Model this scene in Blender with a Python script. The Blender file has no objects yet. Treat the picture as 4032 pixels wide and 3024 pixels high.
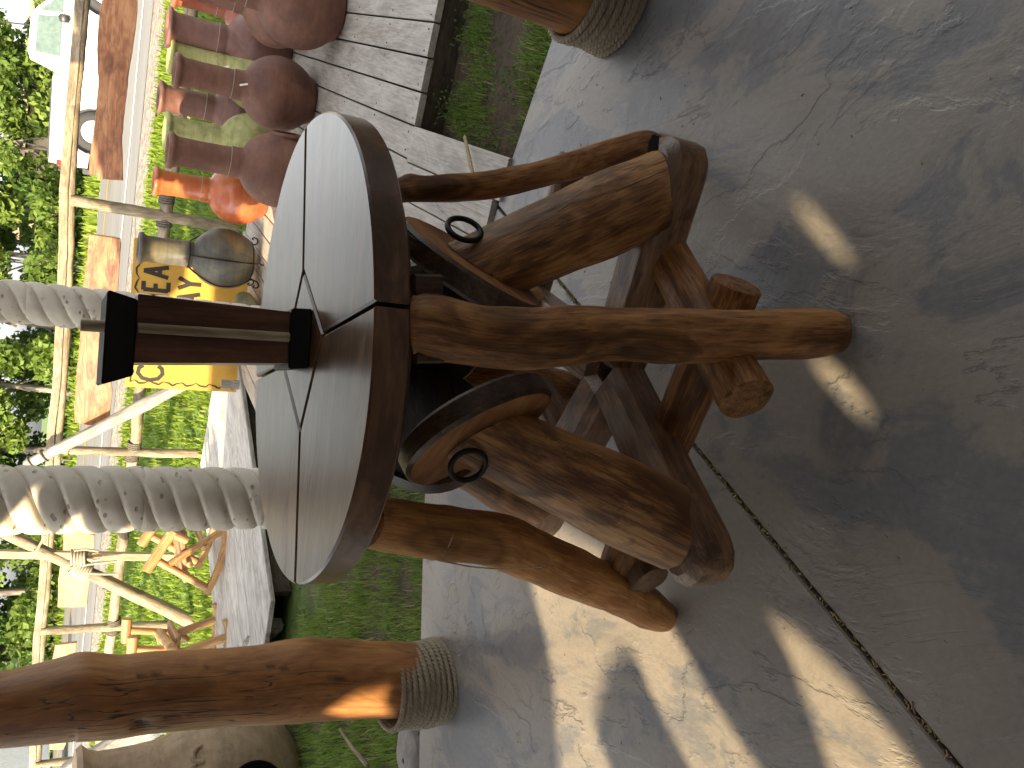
import bpy, bmesh, math, random
import numpy as np
from mathutils import Vector, Matrix, noise as mn
from mathutils.geometry import tessellate_polygon
rnd = random.Random(7)
rng = np.random.default_rng(7)
scn = bpy.context.scene
col = scn.collection
rad = math.radians

# ------------------------------------------------------------------ camera
F, S = 3260.0, 4032/2212.0             # focal length in photo pixels; 2212-wide reading scale
ROLL, VH, CH = .07, 165.0, 1.5
PITCH = math.atan((2016-VH)*math.cos(ROLL)/F)
FW = Vector((0, math.cos(PITCH), -math.sin(PITCH)))
_r0 = Vector((1, 0, 0)); _d0 = Vector((0, -math.sin(PITCH), -math.cos(PITCH)))
RT = _r0*math.cos(ROLL) - _d0*math.sin(ROLL)
DN = _r0*math.sin(ROLL) + _d0*math.cos(ROLL)
CAM = Vector((0, 0, CH))
cd = bpy.data.cameras.new('camera'); cam = bpy.data.objects.new('camera', cd); col.objects.link(cam)
cx, cy, cz = DN, RT, -FW                # the phone was held sideways: the picture's right is the world's down
cam.matrix_world = Matrix(((cx.x, cy.x, cz.x, CAM.x), (cx.y, cy.y, cz.y, CAM.y), (cx.z, cy.z, cz.z, CAM.z), (0, 0, 0, 1)))
cd.sensor_width = 36; cd.lens = F/4032*36; cd.clip_start = .02; cd.clip_end = 600
scn.camera = cam

# ------------------------------------------------------------------ world, sun, exposure
SUN_EL, SUN_AZ = rad(25), rad(48)      # light travels towards +x+y
LD = Vector((math.cos(SUN_AZ)*math.cos(SUN_EL), math.sin(SUN_AZ)*math.cos(SUN_EL), -math.sin(SUN_EL)))
w = bpy.data.worlds.new('World'); scn.world = w; w.use_nodes = True
nt = w.node_tree
sky = nt.nodes.new('ShaderNodeTexSky'); sky.sky_type = 'NISHITA'; sky.sun_disc = False
sky.sun_elevation = SUN_EL
sky.sun_rotation = math.atan2(-LD.x, -LD.y)
sky.dust_density = 3.0; sky.air_density = 1.2; sky.ozone_density = 1.0
bg = nt.nodes['Background']; hs = nt.nodes.new('ShaderNodeHueSaturation'); hs.inputs['Saturation'].default_value = .12
nt.links.new(sky.outputs[0], hs.inputs['Color']); nt.links.new(hs.outputs[0], bg.inputs[0]); bg.inputs[1].default_value = .15
sd = bpy.data.lights.new('sun', 'SUN'); sd.energy = 4.3; sd.angle = rad(.6); sd.color = (1, .80, .50)
so = bpy.data.objects.new('sun', sd); col.objects.link(so); so.location = (-6, -6, 8)
so.rotation_euler = LD.to_track_quat('-Z', 'Y').to_euler()
vs = scn.view_settings; vs.view_transform = 'Standard'; vs.look = 'None'; vs.gamma = 1; vs.use_curve_mapping = False
vs.exposure = 1.85
scn.render.engine = 'CYCLES'
scn.cycles.max_bounces = 6; scn.cycles.diffuse_bounces = 4; scn.cycles.glossy_bounces = 3
scn.cycles.use_denoising = True

# ------------------------------------------------------------------ reading points of the place
def ray(X, Y):
    return FW + RT*((3024-Y*S-1512)/F) + DN*((X*S-2016)/F)
def G(X, Y, z=0.0):
    q = ray(X, Y); return CAM + q*((z-CH)/q.z)
def AY(X, Y, y):
    q = ray(X, Y); return CAM + q*(y/q.y)
def PX(P):                              # metres per reading unit at that depth
    return (Vector(P)-CAM).dot(FW)/F*S
def PR(P):
    q = Vector(P)-CAM; z = q.dot(FW)
    return ((q.dot(DN)/z*F+2016)/S, (3024-(q.dot(RT)/z*F+1512))/S)

# ------------------------------------------------------------------ objects
def tag(o, label=None, cat=None, group=None, kind=None):
    if label: o['label'] = label
    if cat: o['category'] = cat
    if group: o['group'] = group
    if kind: o['kind'] = kind
    return o
def empty(name, loc=(0, 0, 0), label=None, cat=None, group=None, kind=None, rz=0):
    o = bpy.data.objects.new(name, None); col.objects.link(o); o.location = loc; o.rotation_euler[2] = rz
    o.empty_display_size = .1
    return tag(o, label, cat, group, kind)
def copy_tree(o, parent=None):
    c = o.copy(); col.objects.link(c)
    if parent: c.parent = parent
    for ch in [x for x in bpy.data.objects if x.parent == o]:
        copy_tree(ch, c)
    return c

class MB:
    def __init__(s): s.v = []; s.f = []; s.gc = []; s.dk = []; s.off = (rnd.uniform(-50, 50), rnd.uniform(-50, 50), rnd.uniform(-50, 50))
    def _add(s, vs, fs, gc, dk=None):
        b = len(s.v); s.v += [tuple(v) for v in vs]; s.f += [tuple(b+i for i in f) for f in fs]
        o = s.off
        s.gc += [(g[0]+o[0], g[1]+o[1], g[2]+o[2]) for g in gc]
        s.dk += list(dk) if dk is not None else [0.0]*len(vs)
        return b
    def newoff(s): s.off = (rnd.uniform(-50, 50), rnd.uniform(-50, 50), rnd.uniform(-50, 50)); return s
    def tube(s, pts, rads, n=14, seg=None, amp=0.0, freq=6.0, bumps=(), cap=True, squash=None, cuts=(None, None)):
        """natural log: pts centreline, rads radii (same count), resampled smoothly; bumps = (t, angle, size, height, dark)"""
        P = [Vector(p) for p in pts]; R = list(rads) if hasattr(rads, '__len__') else [rads]*len(P)
        L = [0]
        for a, b in zip(P, P[1:]): L.append(L[-1]+(b-a).length)
        tot = L[-1]
        seg = seg or max(2, len(P)*3)
        def at(d):
            for i in range(len(P)-1):
                if d <= L[i+1] or i == len(P)-2:
                    k = (d-L[i])/max(1e-9, L[i+1]-L[i])
                    if len(P) == 2: return P[0].lerp(P[1], k), R[0]*(1-k)+R[1]*k
                    p0 = P[max(0, i-1)]; p1 = P[i]; p2 = P[i+1]; p3 = P[min(len(P)-1, i+2)]
                    r0 = R[max(0, i-1)]; r1 = R[i]; r2 = R[i+1]; r3 = R[min(len(P)-1, i+2)]
                    cr = lambda a, b, c, d: .5*((2*b)+(c-a)*k+(2*a-5*b+4*c-d)*k*k+(3*b-a-3*c+d)*k**3)
                    return cr(p0, p1, p2, p3), cr(r0, r1, r2, r3)
        C = []; RR = []
        for i in range(seg+1):
            c, r = at(tot*i/seg); C.append(c); RR.append(r)
        T = [(C[min(seg, i+1)]-C[max(0, i-1)]).normalized() for i in range(seg+1)]
        up = Vector((0, 0, 1)) if abs(T[0].z) < .9 else Vector((0, 1, 0))
        u = up.cross(T[0]).normalized(); vs = []; gc = []; dk = []
        sx = rnd.uniform(-99, 99)
        for i in range(seg+1):
            t = T[i]; u = (u-t*u.dot(t)).normalized(); w_ = t.cross(u)
            d = tot*i/seg
            for j in range(n):
                th = 2*math.pi*j/n
                r = RR[i]; dd = 0.0
                if amp:
                    r += amp*mn.fractal(Vector((math.cos(th)*1.2+sx, math.sin(th)*1.2, d*freq)), 1, 2, 3)
                for (bt, ba, bs, bh, bd) in bumps:
                    da = (th-ba+math.pi) % (2*math.pi)-math.pi
                    q = ((d-bt*tot)**2+(da*RR[i]*(1.5 if bd else 1))**2)/(bs*bs)
                    if q < 6:
                        e = math.exp(-q*1.5); r += bh*e
                        if bd: dd = max(dd, bd*max(0, min(1, 1.6*math.exp(-q*2.2)-.25)))
                off = u*math.cos(th)*r+w_*math.sin(th)*r*(squash or 1)
                p = C[i]+off
                cut = cuts[0] if i == 0 else cuts[1] if i == seg else None
                if cut is not None:                 # slide the end ring along the log onto a cutting plane
                    po, pn = Vector(cut[0]), Vector(cut[1]); den = t.dot(pn)
                    if abs(den) > .15: p = p+t*((po-p).dot(pn)/den)
                vs.append(p); gc.append((math.cos(th)*r, math.sin(th)*r, d)); dk.append(dd)
        fs = []
        for i in range(seg):
            for j in range(n):
                a = i*n+j; b = i*n+(j+1) % n
                fs.append((a, b, b+n, a+n))
        s._add(vs, fs, gc, dk)
        if cap:
            for i, flip in ((0, 1), (seg, 0)):
                ring = vs[i*n:(i+1)*n]; c = sum((Vector(p) for p in ring), Vector())/n
                inner = [c+(Vector(p)-c)*.93+(T[i]*(RR[i]*.06)*(-1 if flip else 1)) for p in ring]
                vv = list(ring)+inner+[c+T[i]*RR[i]*.07*(-1 if flip else 1)]
                g2 = [(0.5*(x), .5*y, 0) for x, y in [(math.cos(2*math.pi*j/n)*RR[i], math.sin(2*math.pi*j/n)*RR[i]) for j in range(n)]]
                gcc = [(x*12, y*12, .3) for x, y, z in g2]+[(x*10, y*10, .3) for x, y, z in g2]+[(0, 0, .3)]
                ff = []
                for j in range(n):
                    k = (j+1) % n
                    q = (j, k, n+k, n+j) if flip == 0 else (k, j, n+j, n+k)
                    ff.append(q); ff.append((n+j, n+k, 2*n) if flip == 0 else (n+k, n+j, 2*n))
                s._add(vv, ff, gcc)
        return s
    def bar(s, p0, p1, w_, t_, up=(0, 0, 1), ch=.004, dk=0.0):
        """plank from p0 to p1 (axis), width w_ across, thickness t_ along up; chamfered long edges"""
        p0 = Vector(p0); p1 = Vector(p1); a = (p1-p0); L = a.length; a.normalize()
        up = Vector(up); up = (up-a*up.dot(a)).normalized(); x = a.cross(up)
        hw, ht = w_/2, t_/2; c = min(ch, hw*.4, ht*.4)
        sec = [(-hw+c, -ht), (hw-c, -ht), (hw, -ht+c), (hw, ht-c), (hw-c, ht), (-hw+c, ht), (-hw, ht-c), (-hw, -ht+c)]
        vs = []; gc = []
        for e, (pp, d) in enumerate(((p0, 0), (p1, L))):
            for (i, j) in sec: vs.append(pp+x*i+up*j); gc.append((i, j, d))
        fs = [tuple(range(7, -1, -1)), tuple(range(8, 16))]+[(i, (i+1) % 8, 8+(i+1) % 8, 8+i) for i in range(8)]
        # orient outward
        s._add(vs, fs, gc, [dk]*16); return s
    def prism(s, poly, z0, z1, ch=.004, grain=(1, 0), fr=None, gz=0):
        """plan polygon (counter-clockwise) extruded; fr = (origin, x, y, z) frame"""
        o, fx, fy, fz = fr or (Vector(), Vector((1, 0, 0)), Vector((0, 1, 0)), Vector((0, 0, 1)))
        P = [Vector((p[0], p[1])) for p in poly]
        if sum(a.x*b.y-b.x*a.y for a, b in zip(P, P[1:]+P[:1])) < 0: P.reverse()
        n = len(P); ins = []
        for i in range(n):
            e0 = (P[i]-P[i-1]); e1 = (P[(i+1) % n]-P[i])
            e0 = e0.normalized() if e0.length > 1e-9 else e1.normalized(); e1 = e1.normalized() if e1.length > 1e-9 else e0
            n0 = Vector((-e0.y, e0.x)); n1 = Vector((-e1.y, e1.x)); m = (n0+n1)
            m = m.normalized() if m.length > 1e-6 else n0
            ins.append(P[i]+m*min(ch/max(.35, m.dot(n0)), ch*2))
        gx, gy = grain; gl = math.hypot(gx, gy); gx /= gl; gy /= gl
        vs = []; gc = []
        for ring, z in ((ins, z0), (P, z0+ch), (P, z1-ch), (ins, z1)):
            for p in ring:
                vs.append(o+fx*p.x+fy*p.y+fz*z); gc.append((-p.x*gy+p.y*gx, z+gz, p.x*gx+p.y*gy))
        fs = []
        for k in range(3):
            for i in range(n):
                j = (i+1) % n; fs.append((k*n+i, k*n+j, (k+1)*n+j, (k+1)*n+i))
        tri = tessellate_polygon([[Vector((p.x, p.y, 0)) for p in ins]])
        for t in tri:
            a, b, c = t
            ar = (ins[b]-ins[a]).x*(ins[c]-ins[a]).y-(ins[b]-ins[a]).y*(ins[c]-ins[a]).x
            if ar < 0: a, c = c, a
            fs.append((3*n+a, 3*n+b, 3*n+c)); fs.append((c, b, a))
        s._add(vs, fs, gc); return s
    def lathe(s, prof, n=32, o=(0, 0, 0), axis=(0, 0, 1), fx=None, wob=0):
        o = Vector(o); az = Vector(axis).normalized(); ax = Vector(fx) if fx else (Vector((1, 0, 0)) if abs(az.x) < .9 else Vector((0, 1, 0)))
        ax = (ax-az*ax.dot(az)).normalized(); ay = az.cross(ax); vs = []; gc = []; fs = []
        sx = rnd.uniform(-90, 90)
        for i, (r, z) in enumerate(prof):
            for j in range(n):
                th = 2*math.pi*j/n
                rr = r*(1+wob*mn.noise(Vector((math.cos(th)+sx, math.sin(th), z*4)))) if wob else r
                vs.append(o+ax*math.cos(th)*rr+ay*math.sin(th)*rr+az*z); gc.append((math.cos(th)*rr, math.sin(th)*rr, z))
        for i in range(len(prof)-1):
            for j in range(n):
                k = (j+1) % n; fs.append((i*n+j, i*n+k, (i+1)*n+k, (i+1)*n+j))
        s._add(vs, fs, gc); return s
    def torus(s, c, nrm, R, r, n=28, m=8, arc=2*math.pi, a0=0, ax=None):
        nrm = Vector(nrm).normalized(); ax = Vector(ax) if ax else (Vector((1, 0, 0)) if abs(nrm.x) < .8 else Vector((0, 1, 0)))
        ax = (ax-nrm*ax.dot(nrm)).normalized(); ay = nrm.cross(ax)
        full = arc > 6.2
        pts = [Vector(c)+(ax*math.cos(a0+arc*i/n)+ay*math.sin(a0+arc*i/n))*R for i in range(n if full else n+1)]
        vs = []; gc = []; fs = []; N = len(pts)
        for i in range(N):
            a = a0+arc*i/n; rd = ax*math.cos(a)+ay*math.sin(a)
            for j in range(m):
                t = 2*math.pi*j/m; vs.append(pts[i]+rd*math.cos(t)*r+nrm*math.sin(t)*r); gc.append((math.cos(t)*r, math.sin(t)*r, R*a))
        for i in range(N if full else N-1):
            for j in range(m):
                a = i*m+j; b = i*m+(j+1) % m; i2 = (i+1) % N
                fs.append((a, i2*m+j, i2*m+(j+1) % m, b))
        s._add(vs, fs, gc); return s
    def build(s, name, mat, parent=None, smooth=False, auto=None):
        me = bpy.data.meshes.new(name); me.from_pydata(s.v, [], s.f)
        a = me.attributes.new('gc', 'FLOAT_VECTOR', 'POINT'); a.data.foreach_set('vector', np.array(s.gc, dtype=np.float32).ravel())
        if any(s.dk):
            b = me.attributes.new('dk', 'FLOAT', 'POINT'); b.data.foreach_set('value', np.array(s.dk, dtype=np.float32))
        me.materials.append(mat)
        bm = bmesh.new(); bm.from_mesh(me); bmesh.ops.recalc_face_normals(bm, faces=bm.faces)
        if smooth:
            for f in bm.faces: f.smooth = True
            lim = rad(auto or 50)
            for e in bm.edges:
                if len(e.link_faces) == 2 and e.calc_face_angle(0) > lim: e.smooth = False
        bm.to_mesh(me); bm.free()
        o = bpy.data.objects.new(name, me); col.objects.link(o)
        if parent: o.parent = parent; o.matrix_parent_inverse = Matrix.Translation(-parent.location) if parent.rotation_euler[2] == 0 else parent.matrix_basis.inverted()
        return o

# ------------------------------------------------------------------ materials
class NT:
    def __init__(s, name):
        s.m = bpy.data.materials.new(name); s.m.use_nodes = True; s.t = s.m.node_tree; s.b = s.t.nodes['Principled BSDF']
    def n(s, typ, **k):
        nd = s.t.nodes.new('ShaderNode'+typ)
        for a, v in k.items():
            if a.startswith('_'): setattr(nd, a[1:], v)
        for a, v in k.items():
            if a.startswith('_'): continue
            key = int(a[1:]) if a[0] == 'i' and a[1:].isdigit() else a.replace('0', ' ')
            inp = nd.inputs[key]
            if isinstance(v, bpy.types.NodeSocket): s.t.links.new(v, inp)
            else: inp.default_value = v
        return nd
    def l(s, a, b): s.t.links.new(a, b)
    def math(s, op, a, b=0.0, c=None, clamp=False):
        k = dict(_operation=op, _use_clamp=clamp, i0=a, i1=b)
        if c is not None: k['i2'] = c
        return s.n('Math', **k).outputs[0]
    def ramp(s, fac, stops, interp='LINEAR'):
        r = s.n('ValToRGB', Fac=fac); e = r.color_ramp.elements; r.color_ramp.interpolation = interp
        while len(e) > 1: e.remove(e[-1])
        e[0].position = stops[0][0]; e[0].color = cc(stops[0][1])
        for p, c in stops[1:]:
            x = e.new(p); x.color = cc(c)
        return r.outputs[0]
    def mix(s, fac, a, b, mode='MIX'):
        m = s.n('Mix', _data_type='RGBA', _blend_type=mode)
        for i, v in ((0, fac), (6, a), (7, b)):
            if isinstance(v, bpy.types.NodeSocket): s.l(v, m.inputs[i])
            else: m.inputs[i].default_value = v if i == 0 else cc(v)
        return m.outputs[2]
    def noise(s, vec, scale=5, detail=4, rough=.5, dist=0, color=False):
        nd = s.n('TexNoise', Vector=vec, Scale=scale, Detail=detail, Roughness=rough, Distortion=dist)
        return nd.outputs[1 if color else 0]
    def map(s, vec, scale=(1, 1, 1), rot=(0, 0, 0), loc=(0, 0, 0)):
        return s.n('Mapping', Vector=vec, Scale=scale, Rotation=rot, Location=loc).outputs[0]
    def gc(s): return s.n('Attribute', _attribute_name='gc').outputs['Vector']
    def dk(s): return s.n('Attribute', _attribute_name='dk').outputs['Fac']
    def bump(s, h, dist=.01, strength=1.0, normal=None):
        k = dict(Height=h, Distance=dist, Strength=strength)
        if normal is not None: k['Normal'] = normal
        return s.n('Bump', **k).outputs[0]
    def out(s, color=None, rough=None, normal=None, **k):
        for key, v in (('Base Color', color), ('Roughness', rough), ('Normal', normal)):
            if v is None: continue
            if isinstance(v, bpy.types.NodeSocket): s.l(v, s.b.inputs[key])
            else: s.b.inputs[key].default_value = cc(v) if key == 'Base Color' else v
        for a, v in k.items():
            s.b.inputs[a.replace('_', ' ')].default_value = v
        return s.m
def cc(c):
    if isinstance(c, (int, float)): return (c, c, c, 1)
    return (*c, 1) if len(c) == 3 else c

def wood(name, dark, mid, light, rough=.45, blotch=.5, knots=.6, grain=1.0, bump=.5, coat=0, spec=.5, crack=.5, grey=None, figure=.035, fine=.5, rvar=.35):
    t = NT(name); g = t.gc()
    n1 = t.noise(t.map(g, (42*grain, 42*grain, 5*grain)), 1, 8, .68, 1.0)
    n2 = t.noise(t.map(g, (7, 7, 2.6)), 1, 4, .6, .8)
    n3 = t.noise(t.map(g, (200*grain, 200*grain, 14*grain)), 1, 3, .65)
    f = t.math('ADD', t.math('MULTIPLY', n1, .5), t.math('MULTIPLY', n2, .5))
    f = t.math('ADD', f, t.math('MULTIPLY', t.math('SUBTRACT', n3, .5), fine))
    fig = t.noise(t.map(g, (3.2, 3.2, .9), loc=(4, 8, 2)), 1, 3, .5, 1.0)
    fig = t.math('SINE', t.math('MULTIPLY', fig, 75.0))
    f = t.math('ADD', f, t.math('MULTIPLY', fig, figure))
    c = t.ramp(f, [(.38, dark), (.5, mid), (.62, light)])
    if blotch:
        b = t.noise(t.map(g, (11, 11, 5.5)), 1, 6, .65, 1.4)
        bf = t.math('MULTIPLY', t.ramp(b, [(.51, 0), (.60, 1)]), blotch)
        c = t.mix(bf, c, tuple(x*.35 for x in dark))
        b2 = t.noise(t.map(g, (4, 4, 2), loc=(7, 3, 1)), 1, 3, .5)
        c = t.mix(t.math('MULTIPLY', t.ramp(b2, [(.5, 0), (.7, 1)]), .45*blotch), c, light)
    if grey:
        b3 = t.noise(t.map(g, (6, 6, 2.2), loc=(3, 9, 4)), 1, 4, .6, .6)
        c = t.mix(t.math('MULTIPLY', t.ramp(b3, [(.5, 0), (.64, 1)]), .7), c, grey)
    h = f
    if knots:
        v = t.n('TexVoronoi', Vector=t.map(g, (5.5, 5.5, 2.3)), Scale=1.0)
        k = t.ramp(v.outputs['Distance'], [(.13, 1), (.19, .5), (.25, .8), (.32, 0)])
        c = t.mix(t.math('MULTIPLY', k, knots), c, tuple(x*.3 for x in dark))
    if crack:
        q = t.noise(t.map(g, (34, 34, .9)), 1, 2, .4, .3)
        q = t.math('ABSOLUTE', t.math('SUBTRACT', q, .5))
        gate = t.ramp(t.noise(t.map(g, (4, 4, 1.2), loc=(2, 2, 9)), 1, 2), [(.52, 0), (.6, 1)])
        kf = t.math('MULTIPLY', t.ramp(q, [(.0, 1), (.014, 0)]), t.math('MULTIPLY', gate, crack))
        c = t.mix(kf, c, tuple(x*.12 for x in dark))
        h = t.math('SUBTRACT', h, t.math('MULTIPLY', kf, .8))
    d = t.dk(); c = t.mix(t.math('MULTIPLY', d, .93), c, (.006, .004, .003))
    rr = t.math('ADD', t.math('MULTIPLY', t.math('SUBTRACT', n1, .5), rvar), rough, clamp=True)
    m = t.out(c, rr, t.bump(h, .004*bump/.5, .7))
    t.b.inputs['Specular IOR Level'].default_value = spec
    if coat: t.b.inputs['Coat Weight'].default_value = coat; t.b.inputs['Coat Roughness'].default_value = .28
    return m

def plain(name, color, rough=.5, metal=0, var=.12, scale=12, bump=0, spec=.5, coat=0):
    t = NT(name); g = t.n('TexCoord').outputs['Object']
    n = t.noise(g, scale, 4, .6)
    c = t.ramp(n, [(.3, tuple(x*(1-var) for x in color)), (.7, tuple(min(1, x*(1+var)) for x in color))])
    m = t.out(c, rough, t.bump(n, .003, bump) if bump else None, Metallic=metal, Coat_Weight=coat)
    t.b.inputs['Specular IOR Level'].default_value = spec
    return m

M = {}
M['table'] = wood('table_log', (.125, .05, .016), (.275, .122, .040), (.42, .21, .076), .52, .42, .8, spec=.28)
M['honey'] = wood('honey_log', (.27, .115, .036), (.43, .20, .066), (.56, .30, .11), .55, .38, .85, spec=.28)
M['seat'] = wood('seat_log', (.10, .039, .012), (.25, .112, .036), (.41, .21, .073), .48, .5, .7, spec=.35, figure=.06)
M['top'] = wood('table_top', (.05, .022, .009), (.12, .055, .024), (.20, .105, .048), .34, .4, .25, .8, .3, coat=.5, crack=.8, fine=.14, figure=.03, rvar=.12)
M['stain'] = wood('dark_shaded_seat', (.022, .012, .007), (.05, .026, .013), (.085, .046, .022), .42, .3, .4, spec=.4)  # slab rim and top: shade under the table put into the colour
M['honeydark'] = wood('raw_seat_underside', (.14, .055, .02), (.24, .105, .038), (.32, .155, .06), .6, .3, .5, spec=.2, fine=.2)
M['beam'] = wood('beam_log', (.075, .034, .014), (.165, .08, .034), (.26, .145, .072), .45, .6, .6, coat=.15, grey=(.19, .125, .085))
M['post'] = wood('porch_log', (.20, .083, .027), (.285, .125, .041), (.37, .175, .06), .5, .22, .5, .7, crack=1.0, spec=.35, fine=.3)
M['rail'] = wood('fence_log', (.12, .09, .055), (.21, .16, .10), (.29, .23, .155), .75, .3, .5)
M['greylog'] = wood('grey_log', (.14, .125, .105), (.27, .25, .215), (.40, .37, .32), .8, .3, .4)
M['lumber'] = wood('lumber', (.24, .16, .09), (.35, .25, .15), (.43, .33, .21), .7, .1, .3)
M['slabwood'] = wood('slab_wood', (.15, .055, .024), (.25, .10, .042), (.35, .17, .08), .45, .3, .7, .5, fine=.2)
M['slabtan'] = wood('slab_tan', (.27, .14, .06), (.34, .185, .085), (.40, .23, .11), .5, .1, .4, .5, fine=.2)
M['deck'] = wood('deck_board', (.30, .265, .225), (.40, .36, .315), (.49, .45, .40), .6, .06, .25, .6, crack=.6)
M['deckwhite'] = wood('weathered_board', (.30, .28, .25), (.46, .44, .40), (.58, .56, .52), .65, .14, .15, .45, crack=.8)
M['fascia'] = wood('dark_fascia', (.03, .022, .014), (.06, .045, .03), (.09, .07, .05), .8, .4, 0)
M['pine'] = wood('golden_log', (.24, .12, .04), (.38, .205, .075), (.48, .28, .115), .45, .15, .4, .7, coat=.2)
M['lantern'] = wood('lantern_wood', (.06, .02, .010), (.12, .045, .022), (.19, .08, .04), .35, .3, .3, .6, coat=.4)
M['bamboo'] = wood('bamboo', (.24, .18, .10), (.38, .30, .18), (.48, .39, .25), .45, .15, 0, .6)
M['black'] = plain('black_paint', (.008, .009, .009), .45, var=.3, spec=.3)
M['iron'] = plain('black_iron', (.012, .011, .010), .5, .6, .3)
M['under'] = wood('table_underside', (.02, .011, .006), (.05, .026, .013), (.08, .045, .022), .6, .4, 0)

def make_concrete():
    t = NT('stamped_concrete'); p = t.n('NewGeometry').outputs['Position']
    pm = t.map(p, (1, .62, 1), (0, 0, rad(35)))
    wv = t.noise(pm, 2.2, 4, .6, 0, True)
    pw = t.n('Mix', _data_type='VECTOR', i0=.12); t.l(pm, pw.inputs[4]); t.l(wv, pw.inputs[5]); pw = pw.outputs[1]
    a = t.noise(pw, 5.2, 9, .62, .6)
    b = t.noise(pw, 1.5, 5, .55, .4)
    f = t.math('ADD', t.math('MULTIPLY', a, .6), t.math('MULTIPLY', b, .4))
    c = t.ramp(f, [(.40, (.152, .150, .155)), (.475, (.195, .184, .175)), (.50, (.272, .238, .198)), (.62, (.31, .268, .22))])
    # slate-like clefts: terraces of a slow noise
    hN = t.noise(t.map(p, (1, .55, 1), (0, 0, rad(38))), 2.4, 8, .60, .5)
    h6 = t.math('MULTIPLY', hN, 8.5)
    fl = t.math('FLOOR', h6); fr = t.math('FRACT', h6)
    st = t.math('POWER', fr, 9.0)
    ter = t.math('ADD', fl, st)
    edge = t.ramp(fr, [(.86, 0), (.97, 1), (1.0, 1)])
    gate = t.ramp(t.noise(p, 1.7, 3, .5), [(.44, 0), (.6, 1)])
    c = t.mix(t.math('MULTIPLY', t.math('MULTIPLY', edge, gate), .55), c, (.06, .062, .068))
    fine = t.noise(p, 60, 5, .65)
    c = t.mix(.12, c, t.ramp(fine, [(.35, .08), (.7, .4)]))
    spk = t.ramp(t.noise(p, 140, 2, .5), [(.70, 0), (.74, 1)])
    c = t.mix(t.math('MULTIPLY', spk, .35), c, (.06, .05, .04))
    bg_ = t.ramp(t.noise(p, 1.1, 3, .5), [(.4, .35), (.6, 1)])
    hh = t.math('ADD', t.math('MULTIPLY', t.math('MULTIPLY', ter, bg_), .13), t.math('MULTIPLY', a, .35))
    hh = t.math('ADD', hh, t.math('MULTIPLY', fine, .03))
    rough = t.math('ADD', t.math('MULTIPLY', a, .25), .26)
    return t.out(c, rough, t.bump(hh, .022, .8), Specular_IOR_Level=.5)
M['concrete'] = make_concrete()

def make_stone():
    t = NT('carved_stone'); p = t.n('TexCoord').outputs['Object']
    a = t.noise(p, 7, 5, .6)
    c = t.ramp(a, [(.3, (.50, .45, .37)), (.7, (.66, .61, .52))])
    v = t.n('TexVoronoi', Vector=t.map(p, (18, 18, 26)), Scale=1.0)
    pit = t.math('MULTIPLY', t.ramp(v.outputs['Distance'], [(.16, 1), (.26, 0)]), t.ramp(t.noise(p, 9, 2), [(.48, 0), (.56, 1)]))
    c = t.mix(t.math('MULTIPLY', pit, .65), c, (.17, .13, .10))
    fine = t.noise(p, 70, 4, .6)
    h = t.math('SUBTRACT', t.math('MULTIPLY', fine, .3), pit)
    return t.out(c, .85, t.bump(h, .006, .8))
M['stone'] = make_stone()

def clay(name, c1, c2, c3, rough, coat=0, patch=None, grime=.4):
    t = NT(name); g = t.gc()
    a = t.noise(g, 6, 5, .6, .3); b = t.noise(t.map(g, (2, 2, 12)), 3, 4, .6)
    f = t.math('ADD', t.math('MULTIPLY', a, .7), t.math('MULTIPLY', b, .3))
    c = t.ramp(f, [(.36, c1), (.5, c2), (.64, c3)])
    gr = t.ramp(t.noise(g, 11, 6, .7, .5), [(.52, 0), (.7, 1)])
    c = t.mix(t.math('MULTIPLY', gr, grime), c, tuple(x*.4 for x in c1))
    fine = t.noise(g, 90, 3, .6)
    return t.out(c, t.math('ADD', t.math('MULTIPLY', a, .2), rough-.1), t.bump(t.math('ADD', t.math('MULTIPLY', a, .8), t.math('MULTIPLY', fine, .12)), .004, .5), Coat_Weight=coat, Coat_Roughness=.2)
M['clay_brown'] = clay('clay_brown', (.115, .050, .032), (.175, .076, .048), (.235, .112, .074), .65)
M['clay_dark'] = clay('clay_dark_brown', (.11, .048, .038), (.16, .074, .058), (.21, .105, .08), .55)
M['clay_green'] = clay('clay_green', (.16, .17, .06), (.33, .33, .12), (.48, .45, .20), .6)
M['clay_orange'] = clay('clay_orange', (.34, .07, .022), (.45, .11, .035), (.52, .16, .06), .36, .35, grime=.35)
M['clay_red'] = clay('clay_red', (.26, .06, .035), (.34, .09, .05), (.40, .12, .07), .38, .4, grime=.2)
M['clay_tan'] = clay('clay_tan', (.21, .145, .085), (.29, .21, .13), (.36, .27, .175), .8, grime=.45)
M['clay_olive'] = clay('clay_olive', (.10, .10, .05), (.14, .14, .075), (.17, .165, .09), .45, .2)
def make_darkpot():
    t = NT('clay_patina'); g = t.gc()
    a = t.noise(t.map(g, (5, 5, 3)), 1, 6, .65, .6); b = t.noise(t.map(g, (3, 3, 40)), 1, 4, .6)
    c = t.ramp(t.math('ADD', t.math('MULTIPLY', a, .7), t.math('MULTIPLY', b, .3)), [(.38, (.045, .046, .042)), (.5, (.085, .08, .062)), (.6, (.14, .115, .06)), (.72, (.26, .12, .05))])
    return t.out(c, .5, t.bump(a, .004, .6))
M['clay_patina'] = make_darkpot()
M['hollow'] = plain('dark_inside', (.004, .004, .004), .95, var=.1, spec=.1)
M['string'] = plain('string', (.42, .36, .27), .9)
M['tagpaper'] = plain('paper_tag', (.75, .75, .72), .8)

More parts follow.
